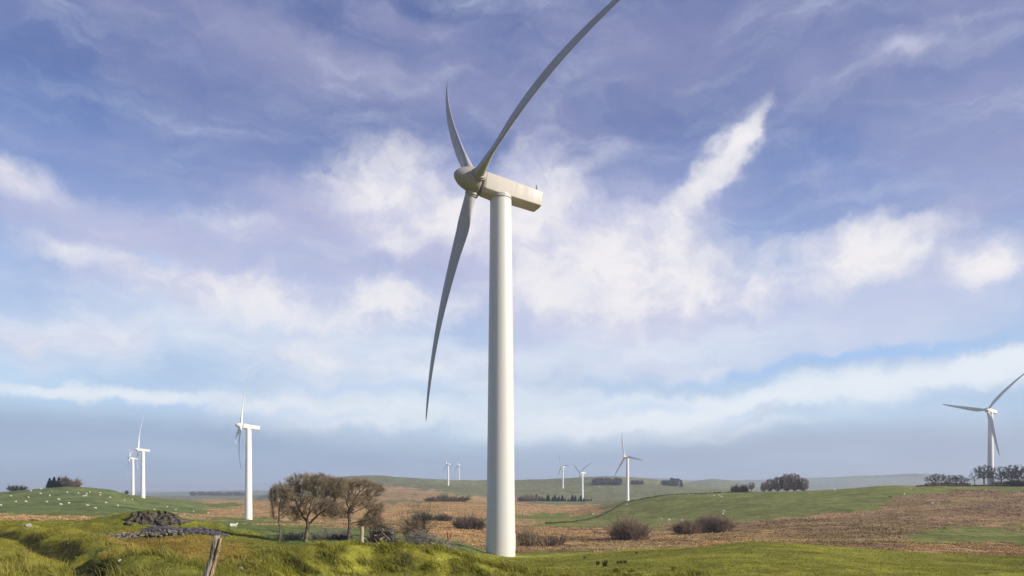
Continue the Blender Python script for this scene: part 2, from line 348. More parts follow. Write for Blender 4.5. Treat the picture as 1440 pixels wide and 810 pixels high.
def build_ground():
    am0, am1 = math.atan((PX0 - CX) / F), math.atan((PX1 - CX) / F)
    NB = 60; ext = np.linspace(am1, 2 * PI + am0, NB + 2)[1:-1]
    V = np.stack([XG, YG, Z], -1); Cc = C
    zl, zr = Z[:, 0], Z[:, -1]; cl, cr = C[:, 0], C[:, -1]
    Vb = np.zeros((len(YS), NB, 3)); Cb = np.zeros((len(YS), NB, 3))
    for i, a in enumerate(ext):
        w = (i + 1) / (NB + 1); w = w * w * (3 - 2 * w)
        r = YS / math.cos(am1) * (1 - w) + YS / math.cos(am0) * w
        Vb[:, i, 0] = np.sin(a) * r; Vb[:, i, 1] = np.cos(a) * r; Vb[:, i, 2] = zr * (1 - w) + zl * w
        Cb[:, i] = cr * (1 - w) + cl * w
    V = np.concatenate([V, Vb], 1); Cc = np.concatenate([Cc, Cb], 1)
    ny, nx = V.shape[:2]
    i0 = np.arange(ny - 1)[:, None] * nx + np.arange(nx)[None]; i1 = np.arange(ny - 1)[:, None] * nx + (np.arange(nx)[None] + 1) % nx
    Q = np.stack([i0, i1, i1 + nx, i0 + nx], -1).reshape(-1, 4)
    c = ny * nx
    T = np.stack([np.arange(nx), np.full(nx, c), (np.arange(nx) + 1) % nx], -1)
    V = np.concatenate([V.reshape(-1, 3), [[0, 0, -1.66]]]); Cc = np.concatenate([Cc.reshape(-1, 3), [Cc[0, 0]]])
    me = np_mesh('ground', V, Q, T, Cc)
    def f(nt, b):
        a = nt.add('ShaderNodeVertexColor', layer_name='tint').outputs[0]
        p = nt.add('ShaderNodeNewGeometry').outputs['Position']
        n1 = nt.noise(p, 1.1, 8, .65); n2 = nt.noise(p, .13, 6, .6); n3 = nt.noise(p, 7, 5, .65)
        k = nt.math('MULTIPLY', nt.rng(n1, .3, .7, .62, 1.38, False), nt.rng(n2, .3, .7, .8, 1.22, False))
        k = nt.math('MULTIPLY', k, nt.rng(n3, .3, .7, .7, 1.3, False))
        c2 = nt.vmath('SCALE', a, (0, 0, 0), sc=k)
        hue = nt.mix(nt.rng(nt.noise(p, .5, 6, .6), .45, .75, 0, .35), c2, nt.mix(1.0, c2, (1.25, 1.0, .85), 'MULTIPLY'))
        nt.l.new(hue, b.inputs['Base Color'])
        h = nt.math('ADD', nt.math('MULTIPLY', n1, .5), nt.math('MULTIPLY', n3, .18))
        bp = nt.add('ShaderNodeBump'); bp.inputs['Strength'].default_value = .9; bp.inputs['Distance'].default_value = .5
        nt.l.new(h, bp.inputs['Height']); nt.l.new(bp.outputs[0], b.inputs['Normal'])
    o = link('ground', me, mat('ground_cover', f, .95, .1), smooth=True)
    o['kind'] = 'structure'; o['label'] = 'rolling green pasture and brown bracken moorland'
    return o
build_ground()

# ------------------------------------------------------------------ grass and moor growth
def blades(name, px, Y, h, w, colr, lean=.5, m=M_GRASS, bend=.6):
    X = (px - CX) / F * Y; g = ground(X, Y); n = len(X)
    ang = RNG.uniform(0, 2 * PI, n); la = RNG.normal(PI * .85, .9, n); ll = np.abs(RNG.normal(lean, .3, n)) * h
    wx, wy = np.cos(ang) * w * .5, np.sin(ang) * w * .5
    lx, ly_ = np.cos(la) * ll, np.sin(la) * ll
    B = np.stack([X, Y, g - .02], -1)
    v = np.zeros((n, 5, 3))
    v[:, 0] = B + np.stack([-wx, -wy, 0 * X], -1); v[:, 1] = B + np.stack([wx, wy, 0 * X], -1)
    mid = B + np.stack([lx * .35, ly_ * .35, h * .6], -1)
    v[:, 2] = mid + np.stack([wx, wy, 0 * X], -1) * .8; v[:, 3] = mid - np.stack([wx, wy, 0 * X], -1) * .8
    v[:, 4] = B + np.stack([lx, ly_, h * (1 - .25 * bend)], -1)
    i = np.arange(n)[:, None] * 5
    Q = i + np.array([[0, 1, 2, 3]]); T = i + np.array([[3, 2, 4]])
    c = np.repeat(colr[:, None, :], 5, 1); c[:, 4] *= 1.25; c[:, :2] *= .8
    me = np_mesh(name, v.reshape(-1, 3), Q, T, c.reshape(-1, 3))
    return link(name, me, m)
def fcol(px, Y):
    i = np.clip(((px - PX0) / (PX1 - PX0) * (NPX - 1)).round().astype(int), 0, NPX - 1)
    return FACE[np.clip(np.searchsorted(LY, np.log(Y)), 0, len(LY) - 1), i]
def gcol(px, Y):
    i = np.clip(((px - PX0) / (PX1 - PX0) * (NPX - 1)).round().astype(int), 0, NPX - 1)
    j = np.clip(np.searchsorted(LY, np.log(Y)), 0, len(LY) - 1)
    return C[j, i], MOOR[j, i], i, j
def scatter(n, y0, y1, p0=-80, p1=1520, pw=1.0):
    px = RNG.uniform(p0, p1, n); Y = np.exp(math.log(y0) + RNG.uniform(0, 1, n) ** pw * math.log(y1 / y0))
    return px, Y
px, Y = scatter(230000, 7.5, 40)
px2, Y2 = scatter(120000, 17, 27.5, 250, 860); px = np.concatenate([px, px2]); Y = np.concatenate([Y, Y2])
c, mo, i_, j_ = gcol(px, Y)
X = (px - CX) / F * Y
tall = 1 + 1.6 * np.clip(fbm(X / .9, Y / .9, 71, 3) * 1.6, -.45, .8)
short = np.where((px > 820), .45, np.where((px < 320) & (Y > 18), .5, np.where(px < 250, .7, 1.0)))
h = RNG.uniform(.06, .19, len(px)) * tall * short
fc = fcol(px, Y)
straw = (RNG.uniform(0, 1, len(px)) + (fc > .3) < np.where(px < 820, .2, .07))[:, None]
cc = c * RNG.uniform(.6, 1.45, (len(px), 1)); cc = np.where(straw, np.array((.30, .24, .085)) * RNG.uniform(.6, 1.2, (len(px), 1)), cc)
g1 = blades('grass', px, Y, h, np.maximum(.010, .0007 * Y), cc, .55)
tag(g1, 'long yellow-green grass growing on the near banks', 'grass', kind='stuff')
nT = 1500
tp, tY = scatter(nT, 10, 36, -60, 1000); keep = (np.clip((tp - 200) / 300, .22, 1) > RNG.uniform(0, 1, nT)) & ~((fcol(tp, tY) > .25) & (RNG.uniform(0, 1, nT) < .8)) & ~((tp < 330) & (tY > 19)); tp, tY = tp[keep], tY[keep]
nb = 46; sz = np.repeat(RNG.uniform(.6, 1.25, len(tp)), nb)
tX = np.repeat((tp - CX) / F * tY, nb) + RNG.normal(0, .09, len(tp) * nb); tYY = np.repeat(tY, nb) + RNG.normal(0, .09, len(tp) * nb)
tpx = CX + F * tX / tYY; c, mo, i_, j_ = gcol(np.clip(tpx, PX0, PX1), tYY)
tc = np.repeat(RNG.uniform(0, 1, len(tp)), nb)[:, None]
cc = (c * .7 + np.array((.23, .22, .045)) * .3) * (1 - tc * .35) + np.array((.34, .30, .09)) * tc * .35; cc = cc * RNG.uniform(.6, 1.4, (len(cc), 1))
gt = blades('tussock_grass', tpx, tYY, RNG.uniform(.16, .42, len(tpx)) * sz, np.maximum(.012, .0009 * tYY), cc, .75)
tag(gt, 'pale shaggy grass tussocks standing up along the near banks', 'grass', kind='stuff')
px, Y = scatter(110000, 38, 78, -80, 1520)
c, mo, i_, j_ = gcol(px, Y)
h = RNG.uniform(.05, .16, len(px)) * np.where(px > 780, .6, 1.1)
cc = c * RNG.uniform(.6, 1.4, (len(px), 1))
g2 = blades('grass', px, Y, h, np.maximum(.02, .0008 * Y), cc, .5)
tag(g2, 'short pasture grass on the fields around the near turbine foot', 'grass', kind='stuff')
# brown moor: clumps of rush, bracken and heather
px, Y = scatter(330000, 80, 640, -80, 1520)
c, mo, i_, j_ = gcol(px, Y)
X = (px - CX) / F * Y
keep = (mo > .5) & (fbm(X / 4, Y / 4, 81, 3) > -.18)
px, Y, c = px[keep][:110000], Y[keep][:110000], c[keep][:110000]
X = (px - CX) / F * Y
h = RNG.uniform(.10, .40, len(px)) * (1 + .6 * np.clip(fbm(X / 6, Y / 6, 82, 2), -.5, .7)) * np.interp(Y, [80, 160, 640], [.6, 1, 1.2])
cc = c * RNG.uniform(.6, 1.5, (len(px), 1))
g3 = blades('bracken', px, Y, h, np.maximum(.10, .0013 * Y), cc, .5, M_HEATH)
tag(g3, 'dead orange bracken, rushes and dark heather covering the moor', 'bracken', kind='stuff')

# ------------------------------------------------------------------ wind turbines
PSI, TAU, RR, BETA, BC, BS = 1.1109, .1201, 29.28, .0753, .1089, .0357
def blade_mesh():
    rs = np.concatenate([np.linspace(.028, .20, 14), np.linspace(.23, 1.0, 34)])
    ns = 28; V = []; 
    for r in rs:
        chord = float(np.interp(r, [.028, .05, .10, .17, .22, .4, .6, .8, .93, .985, 1.0], [1.28, 1.30, 1.60, 2.30, 2.38, 1.98, 1.52, 1.05, .70, .40, .08]))
        th = float(np.interp(r, [.028, .05, .10, .17, .22, .4, 1], [1.0, 1.0, .78, .46, .40, .32, .22]))
        off = float(np.interp(r, [.028, .05, .2, 1], [.5, .5, .30, .28]))     # leading edge share in front of pitch axis
        tw = math.radians(float(np.interp(r, [0, .15, .3, .6, 1], [24, 21, 12, 5, 2])))
        rnd = float(np.interp(r, [.04, .2], [1, 0]))
        c0 = np.array([RR * BS * r * r, RR * (-math.tan(BETA) * r + BC * r ** 2.5), RR * r])
        ed = np.array([math.cos(tw), -math.sin(tw), 0]); nd = np.array([math.sin(tw), math.cos(tw), 0])
        for k in range(ns):
            t = 2 * PI * k / ns
            xr = math.cos(t); yr = math.sin(t)
            xa = (1 - math.cos(t)) / 2                                      # 0 leading .. 1 trailing
            ya = 2.6 * (.2969 * math.sqrt(max(xa, 0)) - .126 * xa - .3516 * xa**2 + .2843 * xa**3 - .1015 * xa**4) * 2
            sgn = 1 if t < PI else -1
            yy = (yr * rnd + sgn * ya * (1 - rnd)) * th * .5 * chord
            xx = (off - xa) * chord
            V.append(c0 + ed * xx + nd * yy)
    n = len(rs); Fc = []
    for i in range(n - 1):
        for k in range(ns):
            Fc.append((i * ns + k, i * ns + (k + 1) % ns, (i + 1) * ns + (k + 1) % ns, (i + 1) * ns + k))
    Fc.append(tuple(range(ns))[::-1]); Fc.append(tuple((n - 1) * ns + k for k in range(ns)))
    me = bpy.data.meshes.new('blade'); me.from_pydata([tuple(v) for v in V], [], Fc); me.update()
    bm = bmesh.new(); bm.from_mesh(me); bmesh.ops.recalc_face_normals(bm, faces=bm.faces); bm.to_mesh(me); bm.free()
    me.polygons.foreach_set('use_smooth', [True] * len(me.polygons)); return me

def lathe(prof, ns=40, axis='Y'):
    V = []; Fc = []
    for (a, r) in prof:
        for k in range(ns):
            t = 2 * PI * k / ns
            V.append((r * math.cos(t), a, r * math.sin(t)) if axis == 'Y' else (r * math.cos(t), r * math.sin(t), a))
    for i in range(len(prof) - 1):
        for k in range(ns): Fc.append((i * ns + k, i * ns + (k + 1) % ns, (i + 1) * ns + (k + 1) % ns, (i + 1) * ns + k))
    Fc.append(tuple(range(ns))); Fc.append(tuple((len(prof) - 1) * ns + k for k in range(ns)))
    me = bpy.data.meshes.new('lathe'); me.from_pydata(V, [], Fc); me.update()
    bm = bmesh.new(); bm.from_mesh(me); bmesh.ops.recalc_face_normals(bm, faces=bm.faces); bm.to_mesh(me); bm.free()
    return me
def shade(me, ang=35):
    me.polygons.foreach_set('use_smooth', [True] * len(me.polygons))
    bm = bmesh.new(); bm.from_mesh(me)
    for e in bm.edges:
        if len(e.link_faces) == 2 and e.calc_face_angle(0) > math.radians(ang): e.smooth = False
    bm.to_mesh(me); bm.free(); return me

NF, NR_, NW, NB_, NTOP = 2.69, 4.93, 1.10, .17, 2.17
def nacelle_mesh():
    bm = bmesh.new()
    secs = [(-NF, .93, -.05 + NB_, NTOP - .06), (-NF + .25, 1.05, NB_ - .12, NTOP), (-.9, NW, NB_ - .16, NTOP), (.9, NW, NB_ - .10, NTOP), (NR_ - .06, NW, NB_, NTOP - .02), (NR_, NW - .05, NB_ + .06, NTOP - .08)]
    rings = []
    for (y, w, zb, zt) in secs:
        c = .16; rings.append([bm.verts.new(p) for p in ((-w + .42, y, zb - .28 if y < .9 else zb), (w - .42, y, zb - .28 if y < .9 else zb), (w, y, zb + c), (w, y, zt - c), (w - c, y, zt), (-w + c, y, zt), (-w, y, zt - c), (-w, y, zb + c))])
    for a, b in zip(rings[:-1], rings[1:]):
        for k in range(8): bm.faces.new((a[k], a[(k + 1) % 8], b[(k + 1) % 8], b[k]))
    bm.faces.new(rings[0]); bm.faces.new(rings[-1])
    bmesh.ops.recalc_face_normals(bm, faces=bm.faces)
    bmesh.ops.bevel(bm, geom=[e for e in bm.edges if len(e.link_faces) == 2 and e.calc_face_angle(0) > .3], offset=.06, segments=3, profile=.6, affect='EDGES')
    # panel seams: thin proud strips
    for y in (1.35, 3.2):
        bmesh.ops.create_cube(bm, size=1, matrix=Matrix.Translation((0, y, (NTOP + NB_) / 2 + .05)) @ Matrix.Diagonal((2 * NW + .012, .018, NTOP - NB_ - .55, 1)))
    bmesh.ops.create_cube(bm, size=1, matrix=Matrix.Translation((0, -1.3, NTOP + .05)) @ Matrix.Diagonal((1.3, 1.2, .16, 1)))
    me = bpy.data.meshes.new('nacelle'); bm.to_mesh(me); bm.free(); return shade(me, 40)
BLADE = blade_mesh(); NAC = nacelle_mesh()
SPIN = shade(lathe([(-2.62, .03), (-2.58, .20), (-2.45, .42), (-2.2, .69), (-1.8, .97), (-1.3, 1.19), (-.8, 1.33), (-.3, 1.41), (.25, 1.42), (.42, 1.36), (.46, 1.22)]), 60)
COLLAR = lathe([(1.20, .72), (1.38, .80), (1.52, .83), (1.56, .75), (1.74, .75), (1.79, .70)], 32, 'Z')
def tower_mesh(rb, rt, ns=64, nseg=24):
    me = lathe([(k / nseg, rb + (rt - rb) * (k / nseg)) for k in range(nseg + 1)], ns, 'Z'); return shade(me, 40)
TOW = tower_mesh(1.74, 1.26)
def tmake(me, m):
    c = me.copy(); c.materials.clear(); c.materials.append(m); return c
def turbine(px, Y, ytop, th0, label, mats, yaw=PSI, detail=False, group=None):
    x = (px - CX) / F * Y; ztop = zpy(ytop, Y); zb = float(ground(x, Y))
    mt, mn, mb = mats
    root = empty('wind_turbine', (x, Y, zb), -yaw); tag(root, label, 'wind turbine', group)
    L = ztop - zb + .35
    t = link('tower', MESH[('t', mt.name)], None, root); t.scale = (1, 1, (L + .6)); t.location = (0, 0, -.6)
    tilt = Matrix.Rotation(-TAU, 4, 'X')
    base = Matrix.Translation((0, 0, L - .35))
    n = link('nacelle', MESH[('n', mn.name)], None, root); n.matrix_local = base @ tilt
    hub = base @ Matrix.Translation((0, 0, 1.1056)) @ tilt @ Matrix.Translation((0, -3.378, 0))
    s = link('spinner', MESH[('s', M_SPIN.name if detail else mb.name)], None, root); s.matrix_local = hub
    for k in range(3):
        b = link('blade', MESH[('b', mb.name)], None, root)
        b.matrix_local = hub @ Matrix.Rotation(th0 + k * 2 * PI / 3, 4, 'Y')
        if detail:
            q = link('blade_collar', MESH[('c', M_SPIN.name)], None, b)
    if detail:
        me = bpy.data.meshes.new('wind_sensor'); bm = bmesh.new()
        for (yy, hh) in ((0, .62), (.10, .40)):
            bmesh.ops.create_cone(bm, segments=8, radius1=.035, radius2=.03, depth=hh, cap_ends=True, matrix=Matrix.Translation((0, yy, hh / 2)))
        bmesh.ops.create_cone(bm, segments=8, radius1=.03, radius2=.03, depth=.22, cap_ends=True, matrix=Matrix.Translation((0, .06, .30)) @ Matrix.Rotation(PI / 2, 4, 'X'))
        bmesh.ops.create_uvsphere(bm, u_segments=8, v_segments=6, radius=.07, matrix=Matrix.Translation((0, 0, .64)))
        bmesh.ops.create_uvsphere(bm, u_segments=8, v_segments=6, radius=.05, matrix=Matrix.Translation((0, .10, .42)))
        bm.to_mesh(me); bm.free()
        w = link('wind_sensor', me, M_DARKM, n); w.location = (.6, NR_ - .75, NTOP - .03)
        yb = lathe([(-.42, 1.30), (-.40, 1.36), (-.05, 1.36), (-.02, 1.30)], 48, 'Z'); shade(yb, 40)
        y_ = link('yaw_ring', yb, M_NAC, root); y_.location = (0, 0, L - .05)
        dm = bpy.data.meshes.new('door'); bm = bmesh.new()
        bmesh.ops.create_cube(bm, size=1, matrix=Matrix.Diagonal((.8, .14, 1.9, 1))); bmesh.ops.bevel(bm, geom=bm.edges[:], offset=.05, segments=2, affect='EDGES'); bm.to_mesh(dm); bm.free()
        d = link('door', dm, M_TOWER, root); d.location = (0, 1.735, 1.6)
    return root
MESH = {}
for m in (M_TOWER, M_FARW):
    MESH[('t', m.name)] = tmake(TOW, m)
for m in (M_NAC, M_FARW):
    MESH[('n', m.name)] = tmake(NAC, m); MESH[('s', m.name)] = tmake(SPIN, m); MESH[('c', m.name)] = tmake(COLLAR, m)
MESH[('s', M_SPIN.name)] = tmake(SPIN, M_SPIN); MESH[('c', M_SPIN.name)] = tmake(COLLAR, M_SPIN)
for m in (M_BLADE, M_FARW):
    MESH[('b', m.name)] = tmake(BLADE, m)
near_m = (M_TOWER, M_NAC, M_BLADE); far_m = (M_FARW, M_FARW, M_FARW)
D0 = 45 * F / 533
turbine(704.2, D0, 280, 1.3826, 'huge near white wind turbine with grey bent blades towering over the grassy bank', near_m, detail=True)
R_ = math.radians
FAR = [
 (349.5, 330, 603.5, R_(15), 'white wind turbine on the green strip just left of the bare windswept trees'),
 (201, 566, 635, R_(-3), 'taller front turbine of the overlapping pair beside the sheep hill'),
 (187, 838, 646, R_(50), 'smaller rear turbine of the overlapping pair, half behind the sheep hill'),
 (630.3, 1406, 653.5, R_(-20), 'taller of two tiny far turbines on the long hill above the orange moor'),
 (645.3, 1900, 654.5, R_(-8), 'smallest far turbine standing on the crest of the long hill behind the moor'),
 (791.5, 1406, 657, R_(86), 'tiny turbine halfway up the far hillside just right of the big tower'),
 (819, 1014, 666, R_(60), 'small turbine rising behind the line of dark conifers with a blade reaching up left'),
 (882.5, 692, 645, R_(97), 'medium white turbine behind the top edge of the green hill field'),
 (1393, 419, 580.5, R_(42), 'white turbine standing among the bare trees on the right hilltop'),
]
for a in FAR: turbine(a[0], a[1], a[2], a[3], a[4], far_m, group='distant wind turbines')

# ------------------------------------------------------------------ trees
def tubes(P0, P1, r0, r1, ns=4):
    P0, P1 = np.asarray(P0, float), np.asarray(P1, float); n = len(P0)
    d = P1 - P0; L = np.linalg.norm(d, axis=1, keepdims=True); d = d / np.maximum(L, 1e-9)
    ref = np.where(np.abs(d[:, 2:3]) < .9, np.array([[0, 0, 1.0]]), np.array([[1.0, 0, 0]]))
    u = np.cross(d, ref); u /= np.maximum(np.linalg.norm(u, axis=1, keepdims=True), 1e-9); v = np.cross(d, u)
    t = np.arange(ns) * 2 * PI / ns
    ring = u[:, None] * np.cos(t)[None, :, None] + v[:, None] * np.sin(t)[None, :, None]
    A = P0[:, None] + ring * np.asarray(r0)[:, None, None]; B = P1[:, None] + ring * np.asarray(r1)[:, None, None]
    V = np.concatenate([A, B], 1).reshape(-1, 3)
    k = np.arange(ns); k2 = (k + 1) % ns
    q = np.stack([k, k2, k2 + ns, k + ns], -1)
    Q = (np.arange(n)[:, None, None] * 2 * ns + q[None]).reshape(-1, 4)
    return V, Q
def colonize(trunk, att, step, infl, kill, rng, wind=(0, 0, 0), maxit=160, jit=.12):
    nodes = [np.array(p, float) for p in trunk]; par = [-1] + list(range(len(trunk) - 1))
    att = np.array(att); near_d = np.full(len(att), 1e9); near_i = np.zeros(len(att), int)
    N = np.array(nodes); d = np.linalg.norm(att[:, None] - N[None], axis=2); near_i = d.argmin(1); near_d = d.min(1)
    alive = np.ones(len(att), bool)
    for it in range(maxit):
        m = alive & (near_d < infl)
        if not m.any():
            m = alive & (near_d < near_d[alive].min() * 1.1) if alive.any() else m
            if not m.any(): break
        idx = near_i[m]; dirs = att[m] - np.array(nodes)[idx]; dirs /= np.maximum(np.linalg.norm(dirs, axis=1, keepdims=True), 1e-9)
        new = []
        for i in np.unique(idx):
            v = dirs[idx == i].sum(0) + rng.normal(0, jit, 3) * (idx == i).sum() + np.array(wind)
            v /= max(np.linalg.norm(v), 1e-9)
            new.append((nodes[i] + v * step, i))
        base = len(nodes)
        for p, i in new: nodes.append(p); par.append(int(i))
        NN = np.array([p for p, _ in new]); d = np.linalg.norm(att[:, None] - NN[None], axis=2)
        j = d.argmin(1); dm = d.min(1); b = dm < near_d
        near_i[b] = base + j[b]; near_d[b] = dm[b]
        alive &= near_d > kill
        if len(nodes) > 9000 or not alive.any(): break
    return np.array(nodes), np.array(par)
def tree_meshes(seed, trunk, att, step, infl, kill, r_tip, r_base, twigs, twig_len, twig_r, wind=(0, 0, 0), ns=6, split=.022, expo=2.3, twig_up=.2, jit=.12):
    rng = np.random.default_rng(seed)
    P, par = colonize(trunk, att, step, infl, kill, rng, wind, jit=jit)
    n = len(P); w = np.zeros(n); kids = np.zeros(n, int)
    for i in range(n - 1, 0, -1): kids[par[i]] += 1
    acc = np.zeros(n)
    for i in range(n - 1, -1, -1):
        if kids[i] == 0: acc[i] = 1.0
        if par[i] >= 0: acc[par[i]] += acc[i]
    rad = r_tip * acc ** (1 / expo); rad = np.minimum(rad, r_base * 3); rad *= r_base / max(rad[0], 1e-6) if rad[0] > r_base else 1
    rad = np.maximum(rad, r_tip)
    ci = np.arange(1, n); pi_ = par[ci]
    # root flare
    rad[0] *= 1.35
    big = rad[ci] > split
    V1, Q1 = tubes(P[pi_][big], P[ci][big], np.minimum(rad[pi_][big], rad[ci][big] * 1.35), rad[ci][big], ns)
    A, B, ra, rb = [P[pi_][~big]], [P[ci][~big]], [rad[ci][~big]], [rad[ci][~big] * .9]
    # fine twigs
    cand = np.where((kids == 0) | (rad < split * 1.1))[0]
    src = cand[rng.integers(0, len(cand), twigs)]
    pd = P[src] - P[np.maximum(par[src], 0)]; pd /= np.maximum(np.linalg.norm(pd, axis=1, keepdims=True), 1e-6)
    dv = pd * .8 + rng.normal(0, .62, (twigs, 3)) + np.array(wind) * 1.5 + np.array([0, 0, twig_up]); dv /= np.linalg.norm(dv, axis=1, keepdims=True)
    L = twig_len * rng.uniform(.4, 1.2, (twigs, 1))
    m1 = P[src] + dv * L * .55; dv2 = dv + rng.normal(0, .45, (twigs, 3)) + np.array([0, 0, twig_up * .6]); dv2 /= np.linalg.norm(dv2, axis=1, keepdims=True)
    e1 = m1 + dv2 * L * .5
    dv3 = dv + rng.normal(0, .7, (twigs, 3)); dv3 /= np.linalg.norm(dv3, axis=1, keepdims=True); e2 = m1 + dv3 * L * .35
    for a, b, k in ((P[src], m1, 1.0), (m1, e1, .8), (m1, e2, .7)):
        A.append(a); B.append(b); ra.append(np.full(twigs, twig_r * k)); rb.append(np.full(twigs, twig_r * k * .7))
    V2, Q2 = tubes(np.concatenate(A), np.concatenate(B), np.concatenate(ra), np.concatenate(rb), 3)
    return np_mesh('trunk', V1, Q1), np_mesh('crown', V2, Q2)
def tree_obj(name, meshes, loc, label, cat='tree', group=None, rz=0, s=(1, 1, 1), mats=(M_BARK, M_TWIG)):
    root = empty(name, loc, rz); root.scale = s; tag(root, label, cat, group)
    for nm, me, m in (('trunk', meshes[0], mats[0]), ('crown', meshes[1], mats[1])):
        o = bpy.data.objects.new(nm, me); COL.objects.link(o); o.parent = root
        if not me.materials: me.materials.append(m)
        me.polygons.foreach_set('use_smooth', [True] * len(me.polygons))
    return root
def env(n, rng, ells):
    """points in a union of ellipsoids (cx,cy,cz,rx,ry,rz,weight)"""
    out = []; w = np.array([e[6] for e in ells]); w = w / w.sum()
    for e, k in zip(ells, (w * n).astype(int)):
        v = rng.normal(0, 1, (k, 3)); v /= np.linalg.norm(v, axis=1, keepdims=True); v *= rng.uniform(.25, 1, (k, 1)) ** .5
        out.append(v * np.array(e[3:6]) + np.array(e[:3]))
    return np.concatenate(out)
YT = 62.0; k_ = SC(YT)                       # metres per photo pixel at the hero trees
def hero(seed, px, base_py, trunk_px, ells_px, n_att, twigs, r_base, label, dy=0.0, split=.02):
    Yt = YT + dy; s = SC(Yt); g = at(px, Yt); r = np.random.default_rng(seed)
    zb = (base_py - 0) ; 
    conv = lambda x, y, dep: ((x - px) * s, dep, (base_py - y) * s)
    trunk = [conv(*t) for t in trunk_px]
    ells = [(*conv(e[0], e[1], e[5] if len(e) > 5 else 0), e[2] * s, e[2] * s * .62, e[3] * s, e[4]) for e in ells_px]
    att = env(n_att, r, ells)
    ms = tree_meshes(seed, trunk, att, .16, 1.5, .26, .0115, r_base, twigs, .46, .0074, (.02, 0, 0), 6, split, 2.0, twig_up=.35)
    loc = Vector(((px - CX) * s, Yt, float(ground((px - CX) * s, Yt))))
    o = tree_obj('windswept_tree', ms, loc, label, 'tree', 'bare windswept trees behind the bank')
    return o
hero(11, 393, 758, [(393, 760, 0), (393, 754, 0), (394, 746, .05), (394, 738, .1), (391, 731, .1)],
     [(394, 688, 16, 12, 1.1), (386, 702, 8, 9, .5), (403, 690, 13, 14, .9), (400, 715, 10, 12, .45), (384, 722, 4, 6, .12)], 620, 3000, .20,
     'smallest leaning bare tree at the left end of the windswept clump', -2)
hero(12, 430, 766, [(430, 768, 0), (430, 761, 0), (431, 753, 0), (433, 746, 0), (433, 740, 0)],
     [(428, 683, 26, 12, 1.5), (452, 688, 22, 17, 1.4), (412, 698, 14, 16, .8), (440, 712, 30, 17, 1.2), (472, 690, 18, 15, 1.0), (465, 720, 20, 17, .8), (410, 716, 16, 16, .6), (418, 728, 14, 10, .35)], 1750, 12500, .26,
     'broadest brown domed bare tree in the middle of the windswept clump', -1)
hero(13, 491, 762, [(491, 764, 0), (490, 755, 0), (491, 746, 0), (492, 737, 0), (491, 728, 0), (490, 721, 0)],
     [(497, 682, 30, 8, 1.3), (525, 690, 17, 9, .8), (474, 690, 20, 14, .9), (505, 704, 26, 12, 1.0), (528, 716, 14, 11, .55), (480, 722, 20, 10, .5), (520, 732, 14, 8, .35)], 1300, 8500, .26,
     'flat-topped bare tree with dark twisted limbs at the right of the windswept clump', 1)
hero(14, 523, 756, [(523, 758, 0), (522, 750, .1), (520, 742, .1), (521, 735, .1)],
     [(525, 725, 14, 8, 1.0), (512, 732, 10, 8, .6), (533, 736, 9, 8, .5)], 380, 2200, .14, 'low twisted thorn tree behind the pale dead trunk', 3)

# generic smaller bare trees (shared meshes)
def gen_tree(seed, H, W, dome, n_att, twigs, twig_r, lean=0.0, r_base=.2, tl=.7):
    r = np.random.default_rng(seed)
    trunk = [(0, 0, -.3)] + [(lean * z * .3 + .1 * math.sin(z * 2 + seed), .05 * math.cos(z * 3), z) for z in np.arange(.2, H * (.28 if not dome else .2), .3)]
    if dome: ells = [(lean * H * .2, 0, H * .58, W * .5, W * .5, H * .42, 1.6), (0, 0, H * .34, W * .5, W * .5, H * .30, 1.0)]
    else: ells = [(lean * H * .25, 0, H * .72, W * .40, W * .40, H * .26, 1), (-W * .26, 0, H * .50, W * .30, W * .3, H * .22, .8), (W * .27, .2, H * .52, W * .30, W * .3, H * .25, .8), (0, 0, H * .40, W * .32, W * .3, H * .16, .4)]
    att = env(n_att, r, ells)
    st = H * .035
    return tree_meshes(seed, trunk, att, st, st * 8, st * 1.9, twig_r * 1.5, r_base, twigs, tl, twig_r, (lean * .15, 0, 0), 5, twig_r * 2.6, 2.2)
VAR = [gen_tree(21, 10, 10, False, 420, 2300, .036, .6, .30), gen_tree(22, 10, 10, False, 420, 2100, .036, -.3, .28), gen_tree(23, 10, 11, False, 480, 2500, .036, 1.0, .32)]
SPARSE = gen_tree(24, 10, 6, False, 260, 500, .026, .2, .22)
DOME = [gen_tree(25, 12, 11, True, 900, 6500, .045, 0, .3, .8), gen_tree(26, 12, 10.5, True, 850, 6000, .045, .2, .3, .8)]
def small_tree(px, Y, h, me, label, H=10.0, wide=1.0, group=None, mats=(M_BARK, M_TWIGD), rz=0.0, dz=-.1):
    s = h / H
    return tree_obj('bare_tree', me, at(px, Y, dz), label, 'tree', group, rz, (s * wide, s * wide, s), mats)
YR = 412; s = SC(YR)
G = 'bare trees on the right hilltop'
RT = [(1314, 18, 0, 1.2, 'squat dark bare tree, first from the left on the right hilltop'), (1337, 16, 1, 1.25, 'wide low bare tree, second from the left on the right hilltop'),
      (1353, 16, 2, .85, 'small dark bushy hilltop tree beside the pale sparse one'), (1384, 30, 0, .85, 'tall bare tree standing against the left side of the hilltop turbine tower'),
      (1409, 28, 1, .95, 'dense dark bare tree just right of the hilltop turbine tower'), (1421, 31, 2, .75, 'tallest bare tree right of the hilltop turbine, forked trunk'), (1434, 27, 0, .85, 'last bare tree at the right end of the hilltop row')]
for n, (px, hp, v, wd, lb) in enumerate(RT): small_tree(px, YR + (n % 3) * 2, hp * s * 1.04, VAR[v], lb, 10, wd * 1.18, G, rz=n * 1.3 if wd < .9 else 0)
small_tree(1371, YR, 26 * s, SPARSE, 'pale thin bare tree with sparse branches left of the hilltop turbine', 10, .9, G, (M_BARK, M_LICHEN), 2.0)
YCp = 468; s = SC(YCp); G = 'copse of round bare trees behind the field'
